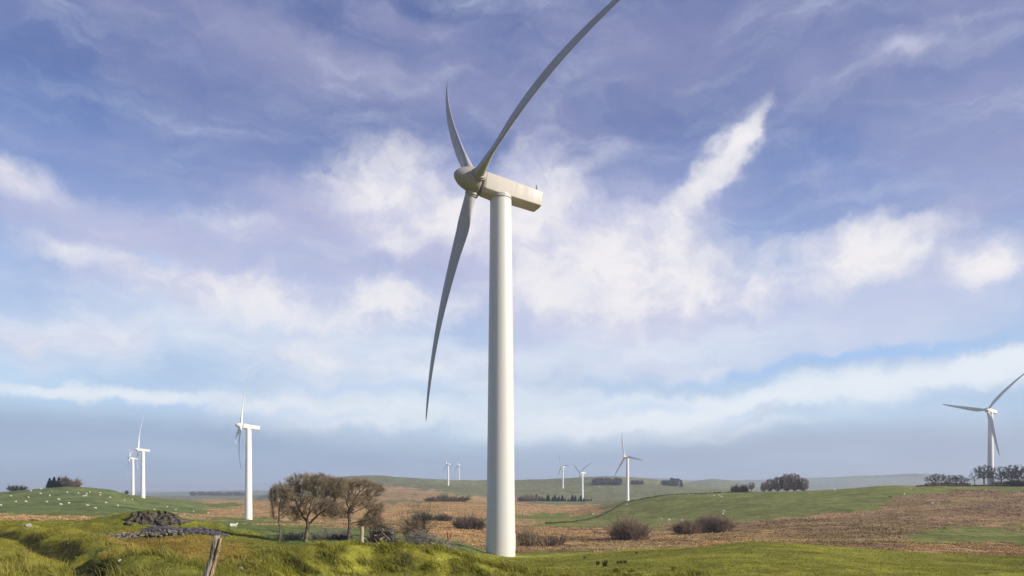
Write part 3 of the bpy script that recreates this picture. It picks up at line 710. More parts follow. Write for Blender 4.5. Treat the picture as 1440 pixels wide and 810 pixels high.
CT = [(1074, 13.5, 1, .8, 'small olive rounded tree at the left end of the dense copse'), (1083, 18, 0, .75, 'greyish tree second from the left in the dense copse'), (1094, 21, 1, .8, 'grey tree with pale stems in the middle of the dense copse'),
      (1106, 24, 0, .85, 'tall tree in the dense copse where grey twigs turn reddish'), (1117, 25, 1, .95, 'tallest reddish-brown round tree of the dense copse'), (1129, 18.5, 0, .9, 'reddish-brown rounded tree at the right end of the dense copse')]
for n, (px, hp, v, wd, lb) in enumerate(CT): small_tree(px, YCp + (n * 7 % 5), hp * s * 1.08, DOME[v], lb, 12, wd, G, (M_BARK, M_TWIGR), n * .9)
small_tree(1057, YCp, 15 * s, VAR[1], 'small open bare tree standing alone left of the dense copse', 10, .9, None, rz=1)

# shrubs: many stems from one base -----------------------------------------
def shrub_meshes(seed, W, H, stems, twigs, r, dome=True):
    rg = np.random.default_rng(seed)
    a = rg.uniform(0, 2 * PI, stems); q = rg.uniform(0, 1, stems) ** .6
    a0_ = rg.uniform(0, 6); b = np.stack([np.cos(a) * q * W * .34, np.sin(a) * q * W * .22, np.full(stems, -.1)], -1)
    tipz = H * np.sqrt(np.maximum(1 - (q * .85) ** 2, .1)) * rg.uniform(.58, 1.0, stems) * (1 + .16 * np.sin(a * 3 + seed))
    t = np.stack([np.cos(a) * q * W * .5, np.sin(a) * q * W * .40, tipz], -1)
    m = (b + t) / 2 + rg.normal(0, .06, (stems, 3)) * H
    V1, Q1 = tubes(np.concatenate([b, m]), np.concatenate([m, t]), np.concatenate([np.full(stems, r * 2.2), np.full(stems, r * 1.7)]), np.concatenate([np.full(stems, r * 1.7), np.full(stems, r)]), 4)
    i = rg.integers(0, stems, twigs); k = rg.uniform(.25, 1, (twigs, 1)); k1 = np.minimum(k * 2, 1); k2 = np.maximum(k * 2 - 1, 0)
    p = b[i] * (1 - k1) + m[i] * k1; p = p * (1 - k2) + t[i] * k2
    d = (t[i] - b[i]); d /= np.linalg.norm(d, axis=1, keepdims=True); d = d * .7 + rg.normal(0, .6, (twigs, 3)); L = H * rg.uniform(.10, .30, (twigs, 1))
    e = p + d * L; e2 = e + (d + rg.normal(0, .6, (twigs, 3))) * L * .6
    V2, Q2 = tubes(np.concatenate([p, e]), np.concatenate([e, e2]), np.full(2 * twigs, r * .8), np.full(2 * twigs, r * .55), 3)
    return np_mesh('stems', V1, Q1), np_mesh('twigs', V2, Q2)
def shrub(name, px, Y, W, H, label, seed=0, mats=(M_TWIGD, M_TWIGR), stems=90, twigs=1800, r=None, cat='shrub', group=None, sink=0.0):
    ms = shrub_meshes(seed, W, H, stems, twigs, r or max(.006, .00022 * Y))
    root = empty(name, at(px, Y, -sink)); tag(root, label, cat, group)
    for nm, me, m in (('stems', ms[0], mats[0]), ('twigs', ms[1], mats[1])):
        link(nm, me, m, root)
    return root
def pxm(n, Y): return n * SC(Y)
B = 150.0
shrub('bare_shrub', 884, 165, pxm(58, 165), pxm(28, 165), 'biggest reddish bare bush on the brown moor, between the tower and the twin bushes', 1, twigs=2300, stems=90)
shrub('bare_shrub', 966, 195, pxm(42, 195), pxm(18, 195), 'lower left bush of the pair of dark bushes on the moor', 2, twigs=1500, stems=60)
shrub('bare_shrub', 1013, 205, pxm(40, 205), pxm(22, 205), 'taller right bush of the pair of dark bushes on the moor', 3, twigs=1500, stems=60)
shrub('bare_shrub', 993, 212, pxm(30, 212), pxm(20, 212), 'small faint bush in the gap between the pair of dark moor bushes', 33, twigs=1500, stems=80)
shrub('bare_shrub', 660, 205, pxm(46, 205), pxm(17, 205), 'long low dark thicket left of the big tower on the orange moor', 4, (M_TWIGD, M_TWIGD), twigs=1700, stems=120)
shrub('bare_shrub', 595, 290, pxm(34, 290), pxm(9, 290), 'dark low thicket on the orange moor above the brush heap', 5, (M_TWIGD, M_TWIGD), twigs=1500)
shrub('bare_shrub', 624, 290, pxm(24, 290), pxm(9, 290), 'short dark thicket beside the longer one on the orange moor', 6, (M_TWIGD, M_TWIGD), twigs=1100)
shrub('bare_shrub', 586, 84, pxm(44, 84), pxm(42, 84), 'sparse wispy bare shrub rising behind the brush heap', 7, (M_TWIG, M_TWIG), stems=34, twigs=620)
shrub('bare_shrub', 742, 122, pxm(44, 122), pxm(26, 122), 'thin straggly shrub emerging from behind the big tower', 8, (M_TWIGD, M_TWIG), stems=40, twigs=500)
shrub('bare_shrub', 775, 122, pxm(50, 122), pxm(15, 122), 'low dark sprawling shrub right of the big tower foot', 9, (M_TWIGD, M_TWIGD), stems=50, twigs=520)
shrub('bare_shrub', 412, 66, pxm(50, 66), pxm(11, 66), 'pale tangle of low twigs under the middle windswept tree', 10, (M_TWIG, M_LICHEN), stems=50, twigs=900)
shrub('bare_shrub', 466, 68, pxm(64, 68), pxm(14, 68), 'grey undergrowth between the middle and right windswept trees', 13, (M_TWIG, M_LICHEN), stems=80, twigs=2000)
shrub('far_shrub', 1035, 472, pxm(14, 472), pxm(9, 472), 'grey bush on the field edge left of the copse', 14, (M_TWIGD, M_TWIGD), stems=40, twigs=500)
shrub('far_shrub', 1046, 472, pxm(11, 472), pxm(9, 472), 'dark bush between the grey bush and the lone small tree by the copse', 15, (M_TWIGD, M_TWIGD), stems=40, twigs=500)
shrub('thicket', 1322, 410, pxm(40, 410), pxm(5, 410), 'dark thicket under the first trees of the right hilltop row', 41, (M_TWIGD, M_TWIGD), stems=90, twigs=1500, cat='thicket')
shrub('thicket', 1352, 411, pxm(26, 411), pxm(4, 411), 'low thicket between the squat trees and the pale sparse tree on the hilltop', 42, (M_TWIGD, M_TWIGD), stems=70, twigs=1100, cat='thicket')
shrub('thicket', 1412, 410, pxm(30, 410), pxm(6, 410), 'undergrowth beneath the trees just right of the hilltop turbine', 43, (M_TWIGD, M_TWIGD), stems=80, twigs=1300, cat='thicket')
shrub('hedge', 1432, 402, pxm(34, 402), pxm(8, 402), 'dark blackish hedge at the right end of the hilltop below the last trees', 16, (M_TWIGD, M_SHRUBDK), stems=90, twigs=1800, cat='hedge')
shrub('hedge', 24, 474, pxm(28, 474), pxm(6.5, 474), 'low dark hedge on the left end of the sheep hill crest', 17, (M_TWIGD, M_SHRUBDK), stems=60, twigs=1000, cat='hedge')
shrub('bare_shrub', 91, 478, pxm(15, 478), pxm(11, 478), 'round brown bush against the right side of the hill conifers', 18, (M_TWIGD, M_TWIGD), stems=70, twigs=1500)
shrub('hedge', 103, 500, pxm(22, 500), pxm(9, 500), 'pale misty thicket behind the round bush on the sheep hill', 19, (M_TWIGD, M_TWIGR), stems=70, twigs=1300, cat='hedge')
shrub('bare_shrub', 630, 640, pxm(70, 640), pxm(8, 640), 'long dark scrub patch across the upper orange moor', 20, (M_TWIGD, M_TWIGD), stems=120, twigs=2200)
shrub('bare_shrub', 742, 900, pxm(30, 900), pxm(8, 900), 'brown scrub between the big tower and the conifer line', 21, (M_TWIGR, M_TWIGR), stems=80, twigs=1300)
shrub('bare_shrub', 178, 560, pxm(5, 560), pxm(5, 560), 'tiny dark bush on the sheep hill ridge just left of the turbine pair', 22, (M_TWIGD, M_SHRUBDK), stems=20, twigs=200)

# conifers -----------------------------------------------------------------
def conifer_meshes(seed, H, W, n):
    rg = np.random.default_rng(seed)
    V1, Q1 = tubes([(0, 0, -.3), (0, 0, H * .5)], [(0, 0, H * .5), (0, 0, H)], np.array([H * .028, H * .016]), np.array([H * .016, .02]), 6)
    z = H * (1 - rg.uniform(0, 1, n) ** .62 * .93); a = rg.uniform(0, 2 * PI, n)
    R = W * .5 * (1 - z / H) ** .75 * rg.uniform(.35, 1.1, n) + .08
    u = np.stack([np.cos(a), np.sin(a), np.full(n, -.25)], -1); sd = np.stack([-np.sin(a), np.cos(a), np.zeros(n)], -1)
    o = np.stack([np.zeros(n), np.zeros(n), z], -1); wd = (.12 * W * rg.uniform(.5, 1.2, n))[:, None]
    p0 = o + u * (R * .15)[:, None]; p1 = o + u * (R * .6)[:, None] + sd * wd; p2 = o + u * R[:, None] + np.array([0, 0, .05 * H]) ; p3 = o + u * (R * .6)[:, None] - sd * wd + np.array([0, 0, -.03 * H])
    V = np.stack([p0, p1, p2, p3], 1).reshape(-1, 3); Q = np.arange(4 * n).reshape(-1, 4)
    return np_mesh('trunk', V1, Q1), np_mesh('crown', V, Q)
CM = [conifer_meshes(31, 8, 5, 520), conifer_meshes(32, 8, 4.4, 480)]
def conifer(px, Y, h, v, label, wide=1.0, group=None, rz=0):
    s_ = h / 8
    return tree_obj('conifer', CM[v], at(px, Y, -.1), label, 'conifer', group, rz, (s_ * wide, s_ * wide, s_), (M_BARK, M_CONIF))
for n, (px, hp, wd, lb) in enumerate([(70, 14, 1.5, 'dark spiky conifer at the left of the clump on the sheep hill'), (76, 15.5, 1.5, 'tallest dark conifer in the middle of the clump on the sheep hill'), (83, 14, 1.6, 'dark conifer at the right of the clump on the sheep hill, beside the round bush')]):
    conifer(px, 474 + n, pxm(hp, 474), n % 2, lb, wd, 'conifer clump on the sheep hill', n)
conifer(958, 1500, pxm(10, 1500), 0, 'lone dark conifer beside the far wood right of the medium turbine', 1.2)
rg = random.Random(5)
for n, px in enumerate(np.linspace(754, 832, 22)):
    conifer(px + rg.uniform(-1.2, 1.2), 960 + rg.uniform(-14, 14), pxm(rg.uniform(4.5, 10) if px < 822 else 4, 960), n % 2, 'dark conifer in the ragged line at the foot of the far hill', rg.uniform(1.2, 1.9), 'line of conifers below the far hill', rg.uniform(0, 6))

# far woods: masses ------------------------------------------------------------
def wood(name, px0, px1, Y, h, label, dep=60, n=5200, seed=1, m=M_WOODFAR):
    rg = np.random.default_rng(seed); nt_ = int(max(8, (px1 - px0) * 2.4))
    cx = rg.uniform(px0, px1, nt_); cy = Y + rg.uniform(0, dep, nt_)
    gx = (cx - CX) / F * cy; gz = ground(gx, cy); hh = h * rg.uniform(.65, 1.05, nt_); ww = h * rg.uniform(.28, .45, nt_)
    i = rg.integers(0, nt_, n); v = rg.normal(0, 1, (n, 3)); v /= np.linalg.norm(v, axis=1, keepdims=True); v *= rg.uniform(.4, 1, (n, 1)) ** .4
    c = np.stack([gx[i] + v[:, 0] * ww[i], cy[i] + v[:, 1] * ww[i], gz[i] + hh[i] * .55 + v[:, 2] * hh[i] * .48], -1)
    a = rg.normal(0, 1, (n, 3)); b = rg.normal(0, 1, (n, 3)); sz = h * .085
    a *= sz / np.linalg.norm(a, axis=1, keepdims=True); b *= sz / np.linalg.norm(b, axis=1, keepdims=True)
    V = np.stack([c - a - b, c + a - b, c + a + b, c - a + b], 1).reshape(-1, 3)
    o = link(name, np_mesh(name, V, np.arange(4 * n).reshape(-1, 4)), m)
    return tag(o, label, 'wood', kind='stuff')
wood('far_wood', 835, 873, 1470, pxm(8.5, 1470), 'dark far-off wood high on the hillside between two turbines', 70, 5200, 1)
wood('far_wood', 887, 905, 1500, pxm(5, 1500), 'small far-off wood just right of the medium turbine tower', 40, 1600, 2)
wood('far_wood', 931, 953, 1500, pxm(7, 1500), 'far-off wood beside the lone conifer', 40, 2200, 3)
wood('far_wood', 942, 955, 1800, pxm(6, 1800), 'thin distant wood above the far valley', 40, 1300, 4)
wood('far_wood', 268, 345, 2500, pxm(6, 2500), 'misty far wood on the plain left of the windswept trees', 60, 2600, 5)

# ------------------------------------------------------------------ stones, walls, scree
def stone_bm(bm, c, r, seed, sq=.75, sub=2):
    b0 = len(bm.verts)
    m = Matrix.Translation(c) @ Matrix.Rotation(random.uniform(0, 6), 4, 'Z') @ Matrix.Rotation(random.uniform(-.4, .4), 4, 'X') @ Matrix.Diagonal((r * random.uniform(.8, 1.5), r * random.uniform(.7, 1.1), r * sq * random.uniform(.7, 1.2), 1))
    g = bmesh.ops.create_icosphere(bm, subdivisions=sub, radius=1.0)
    for v in g['verts']:
        n = v.co.normalized(); f = 1 + .30 * mnoise.noise(n * 1.7 + Vector((seed, seed * .3, 0))) + .12 * mnoise.noise(n * 4.5 + Vector((0, seed, 0)))
        k = max(abs(n.x), abs(n.y), abs(n.z)); f *= (.75 + .25 / k * .9)
        v.co = m @ (n * f)
def stones_obj(name, pts, m, sq=.7, sub=1):
    bm = bmesh.new()
    for n, (c, r) in enumerate(pts): stone_bm(bm, c, r, n * 1.37, sq, sub)
    me = bpy.data.meshes.new(name); bm.to_mesh(me); bm.free()
    return link(name, me, m)
def wall_pts(poly, h, wid, r, dens):
    pts = []
    for (a, b) in zip(poly[:-1], poly[1:]):
        pa, pb = at(*a), at(*b); L = (pb - pa).length; n = int(L * dens)
        for i in range(n):
            t = random.random(); p = pa.lerp(pb, t); p.y += random.uniform(-wid, wid) * .5; p.x += random.uniform(-.1, .1)
            hh = h * (.75 + .35 * mnoise.noise(Vector((p.x * .6, 3, 0)))); 
            p.z = float(ground(p.x, p.y)) + random.uniform(0, hh) - .03
            pts.append((p, r * random.uniform(.6, 1.35)))
    return pts
o = stones_obj('dry_stone_wall', wall_pts([(138, 47), (165, 49), (200, 51.5), (240, 52.5), (258, 53)], .62, .6, .14, 34), M_WALLST)
tag(o, 'collapsed grey dry stone wall curving along the grassy hollow', 'stone wall')
# outcrop: cut face of dark spoil with turf lip
def outcrop():
    bm = bmesh.new(); nx, nz = 70, 16; Yo = 66.0; grid = []
    top = lambda px: np.interp(px, [176, 182, 195, 215, 228, 238, 246, 250], [724, 719.5, 718, 717.6, 718.5, 723, 730, 736])
    for j in range(nz + 1):
        row = []
        for i in range(nx + 1):
            px = 176 + 74 * i / nx; t = j / nz
            g = ground((px - CX) / F * Yo, Yo) - .25; zt = max(zpy(top(px), Yo), g + .05)
            y = Yo + .9 * t + .35 * mnoise.fractal(Vector((px * .12, t * 2.5, 1.7)), 1, 2, 4)
            x = (px - CX) / F * Yo + .25 * mnoise.noise(Vector((px * .2, t * 4, 9)))
            row.append(bm.verts.new((x, y, g + (zt - g) * t ** .8 + .10 * mnoise.noise(Vector((px * .3, t * 5, 4))))))
        grid.append(row)
    back = [bm.verts.new((v.co.x, v.co.y + 3.2, float(ground(v.co.x, v.co.y + 3.2)) - .1)) for v in grid[-1]]
    grid.append(back)
    for a, b in zip(grid[:-1], grid[1:]):
        for k in range(nx): bm.faces.new((a[k], a[k + 1], b[k + 1], b[k]))
    bmesh.ops.recalc_face_normals(bm, faces=bm.faces)
    me = bpy.data.meshes.new('rock_outcrop'); bm.to_mesh(me); bm.free()
    def f(nt, b):
        tc = nt.add('ShaderNodeTexCoord').outputs['Object']
        n = nt.noise(nt.vmath('MULTIPLY', tc, (1, 1, 2.2)), 2.4, 8, .7)
        c = nt.mix(nt.rng(n, .38, .66), (.045, .040, .035), (.16, .14, .115))
        up = nt.add('ShaderNodeNewGeometry').outputs['Normal']; sp = nt.add('ShaderNodeSeparateXYZ'); nt.l.new(up, sp.inputs[0])
        gz_ = nt.add('ShaderNodeSeparateXYZ'); nt.l.new(nt.add('ShaderNodeTexCoord').outputs['Generated'], gz_.inputs[0])
        lip = nt.rng(nt.math('ADD', gz_.outputs[2], nt.math('MULTIPLY', nt.math('SUBTRACT', n, .5), .5)), .78, .92)
        turf = nt.rng(nt.math('ADD', sp.outputs[2], nt.math('MULTIPLY', nt.math('SUBTRACT', n, .5), .35)), .82, .93)
        nt.l.new(nt.mix(nt.math('MAXIMUM', turf, lip), c, (.115, .12, .03)), b.inputs['Base Color'])
        bp = nt.add('ShaderNodeBump'); bp.inputs['Strength'].default_value = 1; bp.inputs['Distance'].default_value = .25
        nt.l.new(n, bp.inputs['Height']); nt.l.new(bp.outputs[0], b.inputs['Normal'])
    o = link('rock_outcrop', me, mat('outcrop_rock', f, .9, .1), smooth=True)
    tag(o, 'dark rocky outcrop with turf on top above the slate rubble', 'outcrop')
outcrop()
pts = []
for _ in range(1500):
    px = random.uniform(202, 318); t = random.random()
    Ysc = np.interp(px, [200, 250, 318], [58.5, 57, 59.5]) + random.uniform(-2.4, 2.6)
    p = at(px, Ysc); edge = min((px - 202) / 20, (318 - px) / 25, 1)
    p.z += random.uniform(-.06, .22) * max(edge, .1); pts.append((p, random.uniform(.07, .24)))
o = stones_obj('slate_rubble', pts, M_SLATE, .45)
tag(o, 'purple-black slate rubble spilling below the outcrop', 'rubble', kind='stuff')
o = stones_obj('rock', [(at(39, 25.0, .03), .075), (at(41, 25.05, .05), .085), (at(43, 25.1, .03), .06)], M_ROCK, .9, 3); tag(o, 'pale grey rock poking out of the left mossy mound', 'rock')
o = stones_obj('rock', [(at(101, 50, .06), .28), (at(108, 50.5, .03), .30), (at(115, 51, .03), .26), (at(104, 50.3, .12), .2)], M_SLATE, .6, 3); tag(o, 'flat dark rock in the grass left of the stone wall', 'rock')
o = stones_obj('rock', [(at(336, 18.6, .0), .075), (at(338.5, 18.62, .02), .065), (at(334, 18.58, .0), .06)], M_ROCK, .8, 3); tag(o, 'small mossy rock on the bank right of the fence post', 'rock')
o = stones_obj('rock', [(at(168, 16.6, .02), .06)], M_ROCK, .7, 2); tag(o, 'tiny pale stone on the front slope left of the fence post', 'rock')
# low walls and field banks far off
def bank_line(name, poly, h, w, label, m, n=900, r=.5, cat='field bank'):
    pts = []
    for a, b in zip(poly[:-1], poly[1:]):
        for i in range(int(n / (len(poly) - 1))):
            t = random.random(); px = a[0] + (b[0] - a[0]) * t; Yb = a[1] + (b[1] - a[1]) * t + random.uniform(-w, w)
            pts.append((at(px, Yb, random.uniform(-.1, h)), r * random.uniform(.5, 1.2)))
    o = stones_obj(name, pts, m, .8, 1); tag(o, label, cat); return o
M_BANK = simple('turf_bank', (.035, .04, .018), (.09, .085, .04), .8, .95, .3, .05)
M_REDW = simple('old_wall', (.09, .07, .055), (.22, .15, .11), .8, .95, .3, .05)
bank_line('field_bank', [(768, 318), (800, 340), (840, 390), (880, 468), (950, 470), (1055, 470)], .55, .6, 'dark turf bank running up the left edge of the green hill field', M_BANK, 900, .42)
bank_line('field_wall', [(1290, 404), (1340, 404), (1392, 405), (1440, 402)], .8, .7, 'low reddish stone wall in front of the hilltop trees', M_REDW, 700, .5, 'stone wall')

# dead trunk, stump, brush heaps ---------------------------------------------
def log_mesh(rings, seed, ns=14, name='log'):
    V = []; Fc = []
    for j, (x, y, z, r) in enumerate(rings):
        for k in range(ns):
            t = 2 * PI * k / ns; rr = r * (1 + .22 * mnoise.noise(Vector((math.cos(t) * 1.6 + seed, math.sin(t) * 1.6, z * .8))) + .08 * mnoise.noise(Vector((math.cos(t) * 5, math.sin(t) * 5 + seed, z * 1.2))))
            zz = z + (r * .9 * mnoise.noise(Vector((math.cos(t) * 2.2, math.sin(t) * 2.2, seed * 3))) if j == len(rings) - 1 else 0)
            V.append((x + rr * math.cos(t), y + rr * math.sin(t), zz))
    for j in range(len(rings) - 1):
        for k in range(ns): Fc.append((j * ns + k, j * ns + (k + 1) % ns, (j + 1) * ns + (k + 1) % ns, (j + 1) * ns + k))
    n0 = (len(rings) - 1) * ns; V.append(tuple(np.mean(V[n0:], axis=0) - np.array((0, 0, rings[-1][3] * .5)))); c = len(V) - 1
    for k in range(ns): Fc.append((n0 + k, n0 + (k + 1) % ns, c))
    me = bpy.data.meshes.new(name); me.from_pydata([tuple(v) for v in V], [], Fc); me.update(); return me
o = link('dead_trunk', log_mesh([(0, 0, -.3, .21), (0, 0, .2, .18), (.02, 0, .7, .165), (.03, 0, 1.15, .16), (.03, 0, 1.5, .16)], 2.1), M_STUMP, None, True)
o.location = at(508.5, 60); tag(o, 'pale bark-stripped dead trunk standing right of the windswept trees', 'dead trunk')
root = empty('broken_stump', at(631, 88)); tag(root, 'splintered orange-brown stump standing alone left of the big tower', 'stump')
link('stump', log_mesh([(0, 0, -.3, .26), (0, 0, .3, .2), (-.02, 0, .8, .17), (-.10, 0, 1.25, .13), (-.22, 0, 1.7, .06)], 4.4), M_RUST, root, True)
link('splinter', log_mesh([(.12, 0, .3, .12), (.22, 0, .8, .11), (.30, 0, 1.15, .08), (.33, 0, 1.3, .04)], 5.1), M_RUST, root, True)

def brush(px, Y, W, H, D, n, r, seed, name, label, mats, logs=8):
    rg = np.random.default_rng(seed); base = at(px, Y, -.05)
    root = empty(name, base); tag(root, label, 'brush heap')
    def pt(k):
        u = rg.uniform(-1, 1, k); v = rg.uniform(-1, 1, k); top = H * np.maximum(1 - u**2, .05) * np.maximum(1 - .6 * v**2, 0)
        return np.stack([u * W * .5, v * D * .5, rg.uniform(0, 1, k) ** .6 * top], -1)
    p = pt(n); d = rg.normal(0, 1, (n, 3)) * np.array([1, .7, .55]); d /= np.linalg.norm(d, axis=1, keepdims=True); L = rg.uniform(.15, .6, (n, 1))
    m = p + d * L; e = m + (d + rg.normal(0, .6, (n, 3))) * L * .6
    V, Q = tubes(np.concatenate([p, m]), np.concatenate([m, e]), np.full(2 * n, r), np.full(2 * n, r * .6), 3)
    link('twigs', np_mesh('twigs', V, Q), mats[0], root)
    p = pt(logs); d = rg.normal(0, 1, (logs, 3)) * np.array([1, .6, .4]); d /= np.linalg.norm(d, axis=1, keepdims=True)
    V, Q = tubes(p - d * .6, p + d * .9, np.full(logs, .07), np.full(logs, .04), 6)
    link('branches', np_mesh('branches', V, Q), mats[1], root)
    return root
brush(591, 64, 3.6, 1.25, 2.0, 2600, .009, 1, 'brush_heap', 'grey lichened heap of cut branches left of the splintered stump', (M_LICHEN, M_WOOD), 16)
brush(618, 65, 2.4, .55, 1.5, 800, .009, 2, 'brush_heap', 'low scatter of pale branches trailing off the grey heap', (M_LICHEN, M_WOOD), 10)
brush(537, 63, 2.6, 1.9, 1.6, 1500, .010, 3, 'brush_heap', 'tall dark root plate and branch tangle beside the pale dead trunk', (M_TWIGD, M_WOOD), 22)
pts = [(at(random.uniform(525, 551), 63 + random.uniform(-.6, .6), random.uniform(0, 1.2)), random.uniform(.12, .3)) for _ in range(46)]
o = stones_obj('boulder_heap', pts, M_SLATE, .9, 2); tag(o, 'blue-black boulder heap caught in the tangle right of the pale trunk', 'boulders')
pts = [(at(random.uniform(470, 492), 66 + random.uniform(-.5, .5), random.uniform(0, .45)), random.uniform(.12, .26)) for _ in range(26)]
o = stones_obj('boulder_heap', pts, M_SLATE, .8, 2); tag(o, 'low dark boulder heap under the flat-topped windswept tree', 'boulders')

# fence post -------------------------------------------------------------------
YP = 13.2; sp_ = SC(YP)
bx, bz = (290 - CX) * sp_, zpy(812, YP); tx, tz = (306.5 - CX) * sp_, zpy(752.5, YP)
gz = float(ground(bx, YP))
fp = empty('fence_post', (bx, YP, gz)); tag(fp, 'leaning weathered split fence post in the near grass', 'fence post')
rows = []
for k in range(15):
    t = k / 14; z0 = -.35; z1 = tz - gz
    x = (bz - gz + 0) ; lean = (tx - bx) / (tz - bz)
    z = z0 + (z1 - z0) * t; rows.append((z * lean - (bz - gz) * lean, .03 * math.sin(k * .8), z, .066 - .012 * t + .006 * math.sin(k * 1.7)))
link('post', log_mesh(rows, 7.7, 18, 'post'), M_WOOD, fp, True)
rows2 = [(x + .072 + .006 * math.sin(i * 1.1), y - .02, z - .05, r * (.62 if i < 13 else .45)) for i, (x, y, z, r) in enumerate(rows)]
link('split_slab', log_mesh(rows2, 3.3, 14, 'split_slab'), M_WOODL, fp, True)

# rush tufts -------------------------------------------------------------------
def rush(px, Y, h, label, n=70, seed=0, col=(.06, .065, .03)):
    rg = np.random.default_rng(seed); p = at(px, Y)
    a = rg.uniform(0, 2 * PI, n); q = rg.uniform(0, .22, n) * h; ln = rg.uniform(.05, .4, n) * h
    b = np.stack([np.cos(a) * q, np.sin(a) * q, np.full(n, -.05)], -1); t = b + np.stack([np.cos(a) * ln, np.sin(a) * ln, h * rg.uniform(.7, 1.1, n)], -1)
    V, Q = tubes(b, t, np.full(n, .022), np.full(n, .008), 3)
    o = link('rush_tuft', np_mesh('rush_tuft', V, Q), M_RUSH); o.location = p
    return tag(o, label, 'rush tuft', 'dark rush tufts in the field right of the big tower')
M_RUSH = simple('rush', (.045, .05, .022), (.10, .085, .04), 4, .9, 0, .1)
for n, (px, Yr, hp, lb) in enumerate([(840.5, 50, 6.5, 'dark rush tuft standing first right of the tower base'), (851.5, 46, 10, 'tallest brownish rush tuft in the lower field'), (869.5, 49, 4.5, 'left tuft of the row of three small rush tufts'),
        (873.8, 48.5, 5, 'middle tuft of the row of three small rush tufts'), (879, 48, 5, 'right tuft of the row of three small rush tufts'), (822, 66, 4, 'small rush tuft on the far edge of the lower field'), (895, 62, 4, 'small lone rush tuft near the field edge below the big bush')]):
    rush(px, Yr, pxm(hp, Yr), lb, seed=n)

# ------------------------------------------------------------------ sheep
def skin_mesh(name, verts, edges, radii, rootv=0, sub=2):
    me = bpy.data.meshes.new(name + '_rig'); me.from_pydata(verts, edges, []); o = bpy.data.objects.new(name + '_rig', me); COL.objects.link(o)
    sk = o.modifiers.new('skin', 'SKIN'); sk.use_smooth_shade = True
    for v, r in zip(me.skin_vertices[0].data, radii): v.radius = (r, r) if isinstance(r, float) else r
    me.skin_vertices[0].data[rootv].use_root = True
    ss = o.modifiers.new('sub', 'SUBSURF'); ss.levels = sub; ss.render_levels = sub
    dg = bpy.context.evaluated_depsgraph_get(); dg.update()
    m2 = bpy.data.meshes.new_from_object(o.evaluated_get(dg)); m2.name = name
    bpy.data.objects.remove(o); bpy.data.meshes.remove(me)
    return m2
def sheep_mesh(pose):
    if pose == 'lie':
        v = [(-.42, 0, .30), (-.1, 0, .33), (.25, 0, .33), (.48, 0, .40), (.60, 0, .60), (.80, 0, .60), (-.35, .2, .10), (-.1, .26, .06), (.3, .2, .10), (.55, .2, .06), (.60, .12, .66), (.60, -.12, .66), (-.56, 0, .26)]
        e = [(0, 1), (1, 2), (2, 3), (3, 4), (4, 5), (0, 6), (6, 7), (2, 8), (8, 9), (4, 10), (4, 11), (0, 12)]
        r = [.27, .31, .28, .18, .12, .06, .10, .05, .09, .04, .035, .035, .06]
        return skin_mesh('sheep', v, e, r, 1)
    head = [(.62, 0, .62), (.74, 0, .38), (.86, 0, .16)] if pose == 'graze' else [(.58, 0, .86), (.68, 0, 1.02), (.90, 0, .98)]
    v = [(-.45, 0, .66), (-.1, 0, .67), (.28, 0, .68), (.46, 0, .72)] + head + [(-.40, .15, .34), (-.42, .15, .02), (-.40, -.15, .34), (-.42, -.15, .02), (.30, .14, .34), (.31, .14, .02), (.30, -.14, .34), (.31, -.14, .02)]
    ear = head[1]; v += [(ear[0] - .02, .13, ear[2] + .03), (ear[0] - .02, -.13, ear[2] + .03), (-.60, 0, .56)]
    e = [(0, 1), (1, 2), (2, 3), (3, 4), (4, 5), (5, 6), (0, 7), (7, 8), (0, 9), (9, 10), (2, 11), (11, 12), (2, 13), (13, 14), (5, 15), (5, 16), (0, 17)]
    r = [.27, .30, .28, .19, .12, .10, .06, .09, .045, .09, .045, .08, .045, .08, .045, .03, .03, .055]
    return skin_mesh('sheep', v, e, r, 1)
SH = {p: sheep_mesh(p) for p in ('graze', 'stand', 'lie')}
for m in SH.values():
    m.materials.append(M_WOOL); m.polygons.foreach_set('use_smooth', [True] * len(m.polygons))
def solve_Y(px, py, y0, y1):
    Yc = np.exp(np.linspace(math.log(y0), math.log(y1), 600)); x = (px - CX) / F * Yc; pp = HY - F * ground(x, Yc) / Yc
    i = np.where(pp <= py)[0]
    return float(Yc[i[0]]) if len(i) else float(Yc[np.argmin(pp)])
def sheep(px, py, y0, y1, label, group, pose=None, s=1.25, rz=None):
    Ys = solve_Y(px, py, y0, y1); o = bpy.data.objects.new('sheep', SH[pose or random.choice(('graze', 'graze', 'stand', 'lie'))]); COL.objects.link(o)
    o.location = at(px, Ys, -.03); o.rotation_euler = (0, 0, random.choice((0, PI)) + random.uniform(-.6, .6) if rz is None else rz); o.scale = (s, s * 1.15, s * 1.1)
    tag(o, label, 'sheep', group)
LEFT = [(15, 698), (22, 706), (36.5, 706.5), (40, 700.5), (43.5, 691), (57, 695), (66, 707), (69.5, 698), (73.5, 691.5), (82.5, 703.5), (85.5, 710.5), (94.5, 693.5), (97, 708), (110, 694),
        (118, 698), (121, 698), (122, 695), (126, 693), (123, 712), (134, 715), (141, 693.5), (141, 697), (149, 708), (155, 700.5), (165.5, 711.5), (175, 704), (186, 703), (168, 693), (58, 688.5), (1, 711), (235, 713), (247, 717.5), (217, 717), (272, 719.5), (293, 722)]
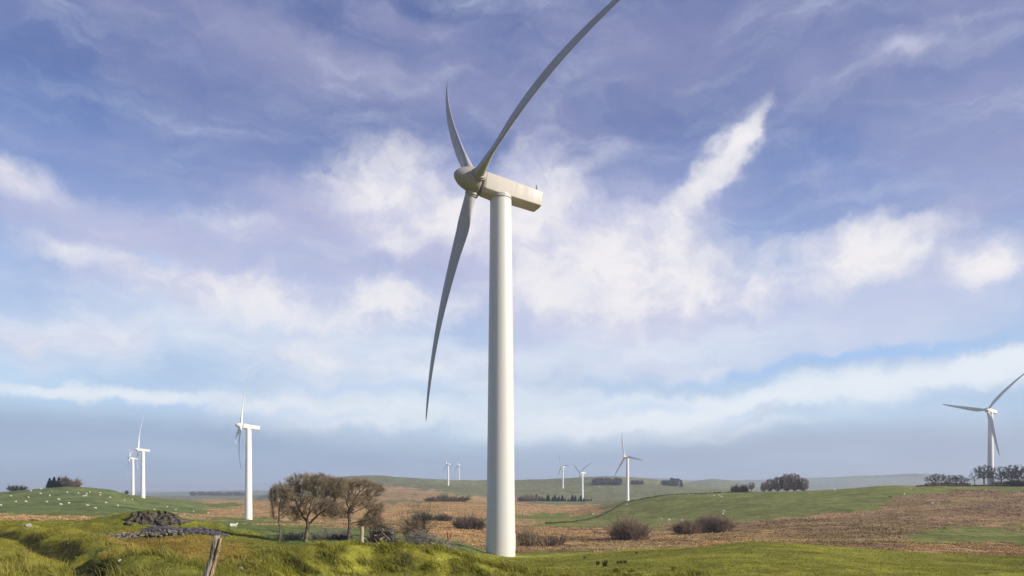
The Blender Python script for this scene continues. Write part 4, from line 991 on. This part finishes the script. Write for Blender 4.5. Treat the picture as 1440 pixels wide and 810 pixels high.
special = {(43.5, 691): 'white sheep on the hill crest just left of the dark conifers', (73.5, 691.5): 'white sheep right in front of the dark conifer clump', (94.5, 693.5): 'white sheep just below the round bush on the sheep hill',
  (118, 698): 'left sheep of the tight huddle of three on the sheep hill', (121, 698): 'lower right sheep of the tight huddle of three on the sheep hill', (122, 695): 'upper sheep of the tight huddle of three on the sheep hill',
  (141, 693.5): 'upper of two sheep standing one above the other on the sheep hill', (141, 697): 'lower of two sheep standing one above the other on the sheep hill', (186, 703): 'sheep just left of the front turbine foot of the overlapping pair',
  (134, 715): 'lowest sheep on the hill slope above the orange bracken strip', (235, 713): 'brightest sheep right of the overlapping turbine pair', (217, 717): 'small sheep directly above the dark outcrop', (293, 722): 'last sheep to the right, nearest the left turbine tower',
  (1, 711): 'sheep cut by the left edge of the picture', (272, 719.5): 'sheep between the outcrop and the left turbine, second from its tower'}
for p in LEFT:
    sheep(p[0], p[1], 240, 475 if p[0] < 170 else 560, special.get(p, 'white sheep dotted among the flock on the open green slope of the sheep hill'), 'flock on the sheep hill', s=.88)
RIGHT = [(929, 731, 'left sheep of the three along the moor edge below the field', 270, 350), (941, 732.5, 'middle sheep of the three along the moor edge below the field', 270, 350), (959, 733.5, 'right and largest sheep of the three along the moor edge, above the dark bush', 265, 350),
  (1017.5, 720, 'upper of two sheep in mid field above the taller dark bush', 280, 400), (1016.5, 724, 'lower of two sheep in mid field above the taller dark bush', 270, 390), (881.5, 710.5, 'sheep right below the foot of the medium turbine', 350, 475),
  (1004, 698, 'left sheep of the trio near the top of the green field', 330, 480), (1011.5, 697.5, 'middle sheep of the trio near the top of the green field', 330, 480), (1014.5, 699.5, 'right sheep of the trio near the top of the green field', 330, 480),
  (1174, 690.5, 'lone sheep on the field top right of the copse', 330, 470), (1271.5, 695.5, 'lower of two sheep left of the hilltop wall', 300, 420), (1280, 689, 'upper of two sheep left of the hilltop wall', 330, 420),
  (1311.5, 709, 'left sheep of the pair at the edge of the brown heath', 280, 380), (1320, 709, 'right, brighter sheep of the pair at the edge of the brown heath', 280, 380), (1386, 691, 'sheep in front of the hilltop turbine foot', 320, 400), (1432, 694, 'sheep nearest the right edge of the picture', 310, 400),
  (834, 715, 'sheep beside the dark turf bank at the orange strip', 340, 420)]
for (px, py, lb, a, b) in RIGHT: sheep(px, py, a, b, lb, 'sheep on the right hill field', s=.95)
sheep(328, 741.5, 95, 150, 'large nearer sheep resting on the grass beyond the slate rubble', None, 'lie', .95, .2)

# ------------------------------------------------------------------ haze
def haze_box():
    zmin = float(Z.min()) - 3; zmax = 95.0; e = 15500
    me = bpy.data.meshes.new('haze'); bm = bmesh.new()
    bmesh.ops.create_cube(bm, size=1, matrix=Matrix.Translation((0, 0, (zmin + zmax) / 2)) @ Matrix.Diagonal((2 * e * 1.7, 2 * e * 1.7, zmax - zmin, 1)))
    bm.to_mesh(me); bm.free()
    m = bpy.data.materials.new('haze'); m.use_nodes = True; n = m.node_tree.nodes; n.clear()
    v = n.new('ShaderNodeVolumePrincipled'); v.inputs['Density'].default_value = HAZE; v.inputs['Color'].default_value = (.66, .76, .92, 1); v.inputs['Anisotropy'].default_value = .1
    out = n.new('ShaderNodeOutputMaterial'); m.node_tree.links.new(v.outputs[0], out.inputs['Volume'])
    o = link('haze', me, m); o['kind'] = 'stuff'; o['label'] = 'pale blue haze over the far hills'; o['category'] = 'haze'
HAZE = 0.00016
haze_box()

# ------------------------------------------------------------------ sky, sun, camera
def sky():
    w = bpy.data.worlds.new('World'); scene.world = w; w.use_nodes = True
    nt = NT(w.node_tree); bg = w.node_tree.nodes['Background']; bg.inputs[1].default_value = .1
    sk = nt.add('ShaderNodeTexSky', sky_type='NISHITA'); sk.sun_disc = False; sk.sun_elevation = SUN_EL; sk.sun_rotation = SUN_AZ; sk.altitude = 300; sk.dust_density = 1.0; sk.ozone_density = 1.5
    d = nt.add('ShaderNodeTexCoord').outputs['Generated']
    sp = nt.add('ShaderNodeSeparateXYZ'); nt.l.new(d, sp.inputs[0]); x, y, z = sp.outputs
    az = nt.math('ARCTAN2', x, y); el = nt.math('ARCSINE', z)
    cb = nt.add('ShaderNodeCombineXYZ'); nt.l.new(az, cb.inputs[0]); nt.l.new(el, cb.inputs[1]); ae = cb.outputs[0]
    w1 = nt.vmath('SUBTRACT', nt.noise(d, 5, 3, .6, col=True), (.5, .5, .5)); w2 = nt.vmath('SUBTRACT', nt.noise(d, 22, 5, .62, col=True), (.5, .5, .5))
    wp = nt.vmath('ADD', nt.vmath('SCALE', w1, sc=.10), nt.vmath('SCALE', w2, sc=.055)); wp = nt.vmath('MULTIPLY', wp, (1, .7, 0))
    aw = nt.vmath('ADD', ae, wp)
    last = [0.0]
    def blobs(L):
        tot = None
        for (px, py, rx, ry, rot, st) in L:
            a0 = math.atan((px - CX) / F); e0 = math.atan((HY - py) / F * math.cos(a0))
            mp = nt.add('ShaderNodeMapping', vector_type='TEXTURE'); nt.l.new(aw, mp.inputs[0])
            mp.inputs['Location'].default_value = (a0, e0, 0); mp.inputs['Rotation'].default_value = (0, 0, math.radians(rot))
            c = math.cos(a0); cs = nt.add('ShaderNodeCombineXYZ'); cs.inputs[0].default_value = rx / F * c * c; cs.inputs[1].default_value = ry / F * c * math.cos(e0) ** 2; nt.put(cs.inputs[2], last[0]); nt.l.new(cs.outputs[0], mp.inputs['Scale'])
            v = nt.math('MULTIPLY', nt.rng(nt.vmath('LENGTH', mp.outputs[0]), 1.35, .15, 0, 1), st)
            tot = v if tot is None else nt.math('MULTIPLY_ADD', v, nt.math('SUBTRACT', 1.0, tot), tot)
            last[0] = tot
        return tot
    # base: Nishita pulled towards the graded colours of this afternoon sky
    K = 7.85
    sc = lambda *c: tuple(((v / 255 + .055) / 1.055) ** 2.4 * K for v in c)
    e01 = nt.math('DIVIDE', el, .72)
    EL = lambda py: math.atan((HY - py) / F) / .72
    base = nt.ramp(e01, [(EL(p), [v / K for v in sc(*c)]) for p, c in ((690, (186, 208, 234)), (560, (190, 219, 249)), (450, (170, 201, 246)), (380, (148, 176, 228)), (300, (122, 148, 208)), (180, (94, 116, 178)), (0, (90, 108, 168)))] + [(1.0, [v / K for v in sc(58, 74, 132)])])
    base = nt.vmath('SCALE', base, sc=K)
    nish = nt.vmath('SCALE', sk.outputs[0], sc=1.0)
    base = nt.mix(.78, nish, base)
    # thin lavender cirrus
    rot = nt.add('ShaderNodeMapping', vector_type='TEXTURE'); nt.l.new(aw, rot.inputs[0]); rot.inputs['Rotation'].default_value = (0, 0, math.radians(-14)); rot.inputs['Scale'].default_value = (2.6, .9, 1)
    ci = nt.noise(rot.outputs[0], 7, 9, .62, .4)
    cim = blobs([(480, 92, 190, 42, -9, .5), (330, 60, 200, 70, -5, .2), (620, 150, 240, 60, -8, .2), (900, 90, 260, 110, 10, .30), (1250, 60, 300, 110, 6, .35), (1400, 200, 200, 150, 0, .42), (1275, 80, 50, 24, 10, .55), (1180, 260, 160, 60, 12, .15), (430, 290, 260, 40, -4, .22), (560, 20, 140, 30, -10, .3), (60, 110, 160, 90, 0, -.2), (1120, 200, 120, 90, 20, -.15)])
    cf = nt.rng(nt.math('ADD', nt.math('MULTIPLY', nt.math('SUBTRACT', ci, .5), 1.3), nt.math('ADD', cim, .16)), -.2, 1.0, 0, .72)
    col = nt.mix(cf, base, sc(160, 162, 197))
    # lavender undersides and soft veils
    gv = blobs([(1280, 430, 260, 55, 0, .75), (950, 470, 330, 60, 2, .75), (1200, 480, 240, 32, 4, .45), (600, 335, 260, 90, 0, .85), (250, 345, 280, 60, -4, .75), (300, 430, 300, 50, 0, .5), (800, 430, 200, 80, 0, .6), (430, 300, 160, 45, 0, .3), (100, 300, 180, 40, -4, .4), (1380, 300, 110, 90, 0, .2), (860, 320, 200, 90, 10, .5)])
    n1 = nt.noise(nt.vmath('MULTIPLY', aw, (1, 1.9, 1)), 6.5, 8, .58, .2)
    gf = nt.rng(nt.math('ADD', gv, nt.math('MULTIPLY', nt.math('SUBTRACT', n1, .5), 1.1)), -.15, 1.05, 0, .9)
    col = nt.mix(gf, col, nt.mix(nt.rng(el, .10, .36), sc(214, 224, 244), sc(192, 193, 224)))
    # pale horizontal sheets low down
    hv = blobs([(1130, 556, 430, 30, 5, .95), (860, 590, 250, 30, 6, .7), (1400, 515, 220, 26, 4, .7), (560, 585, 260, 24, 0, .6), (110, 549, 180, 13, 0, .8), (270, 555, 150, 12, 0, .4), (420, 565, 260, 24, 0, .5), (300, 460, 330, 50, 0, .5), (560, 520, 240, 50, 0, .55), (80, 480, 160, 50, 0, .5), (800, 560, 160, 30, 0, .6), (1000, 610, 200, 14, 5, .6), (900, 490, 260, 36, 3, .45)])
    n3 = nt.noise(nt.vmath('MULTIPLY', aw, (1, 4.2, 1)), 6, 9, .6, .3)
    hf = nt.rng(nt.math('ADD', hv, nt.math('MULTIPLY', nt.math('SUBTRACT', n3, .5), 1.1)), -.1, 1.0, 0, .92)
    col = nt.mix(hf, col, sc(238, 244, 251))
    # blue slits between the sheets
    sv = blobs([(1190, 507, 260, 10, 3, .9), (1010, 523, 130, 10, 4, .6), (880, 572, 110, 14, 4, .5), (300, 572, 300, 12, 0, .55), (520, 545, 160, 12, 0, .45), (1050, 580, 90, 12, 5, .5), (210, 365, 60, 12, 0, .5)])
    sf = nt.rng(nt.math('ADD', sv, nt.math('MULTIPLY', nt.math('SUBTRACT', n3, .5), 1.3)), .1, 1.1, 0, .72)
    col = nt.mix(sf, col, sc(160, 198, 246))
    # cumulus
    cu = blobs([(28, 254, 75, 40, -8, .72), (545, 258, 112, 74, 10, .9), (650, 310, 190, 66, 0, .85), (560, 355, 60, 20, 0, .5), (775, 262, 80, 70, 20, .82), (860, 348, 185, 72, 10, .96), (970, 388, 150, 60, 5, .96), (800, 405, 150, 60, 0, .8), (1055, 412, 90, 32, 0, .6), (900, 440, 200, 46, 4, .6), (770, 330, 70, 50, 0, .7),
       (1020, 225, 88, 34, 52, .88), (962, 300, 80, 30, 48, .7), (1052, 180, 40, 20, 50, .55), (870, 222, 66, 20, 25, .45), (760, 190, 60, 30, 30, .3), (1230, 362, 140, 56, 8, .98), (1225, 325, 70, 34, 0, .75), (1140, 350, 50, 24, 0, .5), (1405, 372, 90, 46, 8, .94), (1180, 402, 130, 30, 0, .5),
       (330, 408, 160, 46, -4, .9), (200, 392, 130, 34, 0, .55), (90, 470, 150, 40, 0, .5), (470, 462, 110, 30, 0, .55), (330, 318, 120, 36, -4, .55), (100, 356, 90, 24, 0, .5), (455, 500, 70, 22, 0, .55), (560, 428, 150, 46, 0, .8), (600, 520, 160, 40, 0, .45), (900, 520, 240, 24, 3, .45), (1082, 582, 34, 12, 0, .6), (30, 470, 60, 18, 0, .35), (385, 500, 50, 16, 0, .4), (1275, 78, 46, 18, 8, .42)])
    n2 = nt.noise(nt.vmath('MULTIPLY', aw, (1, 1.35, 1)), 8, 13, .64, .1)
    dens = nt.math('ADD', cu, nt.math('MULTIPLY', nt.math('SUBTRACT', n2, .5), 1.45))
    kf = nt.rng(dens, .02, 1.12, 0, .97)
    shade_n = nt.noise(nt.vmath('ADD', nt.vmath('MULTIPLY', aw, (1, 1.4, 1)), (.012, -.03, .2)), 12, 9, .6)
    lit = nt.rng(nt.math('ADD', nt.math('MULTIPLY', dens, .32), nt.math('MULTIPLY', nt.math('SUBTRACT', shade_n, .38), 1.9)), .05, .72)
    ccol = nt.mix(lit, sc(206, 208, 232), sc(246, 243, 245))
    col = nt.mix(kf, col, ccol)
    # grey bank of low cloud along the skyline
    edge = nt.ramp(nt.rng(az, -.66, .66, 0, 1, False), [(0, (.098,) * 3), (.22, (.092,) * 3), (.36, (.062,) * 3), (.5, (.058,) * 3), (.62, (.062,) * 3), (.78, (.082,) * 3), (.86, (.083,) * 3), (1.0, (.078,) * 3)])
    eb = nt.math('ADD', el, nt.math('MULTIPLY', nt.math('SUBTRACT', nt.noise(nt.vmath('MULTIPLY', aw, (1, 3, 1)), 7, 7, .55), .5), .022))
    bm_ = nt.rng(nt.math('SUBTRACT', eb, edge), .022, -.022, 0, .9)
    bandc = nt.mix(nt.rng(az, -.5, .6), sc(158, 178, 206), sc(172, 183, 206))
    bandc = nt.mix(nt.rng(nt.noise(nt.vmath('MULTIPLY', ae, (1, 7, 1)), 5, 5, .5), .35, .7, 0, .35), bandc, sc(184, 200, 222))
    col = nt.mix(bm_, col, bandc)
    nt.l.new(col, bg.inputs[0])
    w.cycles.sampling_method = 'MANUAL'; w.cycles.sample_map_resolution = 512
sky()
sl = bpy.data.lights.new('sun', 'SUN'); sl.energy = 5.0; sl.angle = math.radians(.55); sl.color = (1.0, .90, .76)
so = bpy.data.objects.new('sun', sl); COL.objects.link(so)
sdir = Vector((math.sin(SUN_AZ) * math.cos(SUN_EL), math.cos(SUN_AZ) * math.cos(SUN_EL), math.sin(SUN_EL)))
so.rotation_euler = (-sdir).to_track_quat('-Z', 'Y').to_euler(); so.location = (60, -40, 60)

cam = bpy.data.cameras.new('camera'); co = bpy.data.objects.new('camera', cam); COL.objects.link(co)
cam.sensor_width = 36; cam.lens = F / 1440 * 36; cam.shift_y = (HY - 405) / 1440; cam.clip_start = .1; cam.clip_end = 60000
co.rotation_euler = (PI / 2, 0, 0); co.location = (0, 0, 0)
scene.camera = co
scene.view_settings.view_transform = 'Standard'; scene.view_settings.look = 'None'; scene.view_settings.exposure = 0.35; scene.view_settings.gamma = 1; scene.view_settings.use_curve_mapping = False
scene.cycles.use_denoising = True
try: scene.cycles.denoiser = 'OPENIMAGEDENOISE'
except Exception: pass
scene.cycles.max_bounces = 6; scene.cycles.diffuse_bounces = 2; scene.cycles.transparent_max_bounces = 4; scene.cycles.volume_bounces = 0
scene.cycles.use_adaptive_sampling = True; scene.cycles.adaptive_threshold = .02
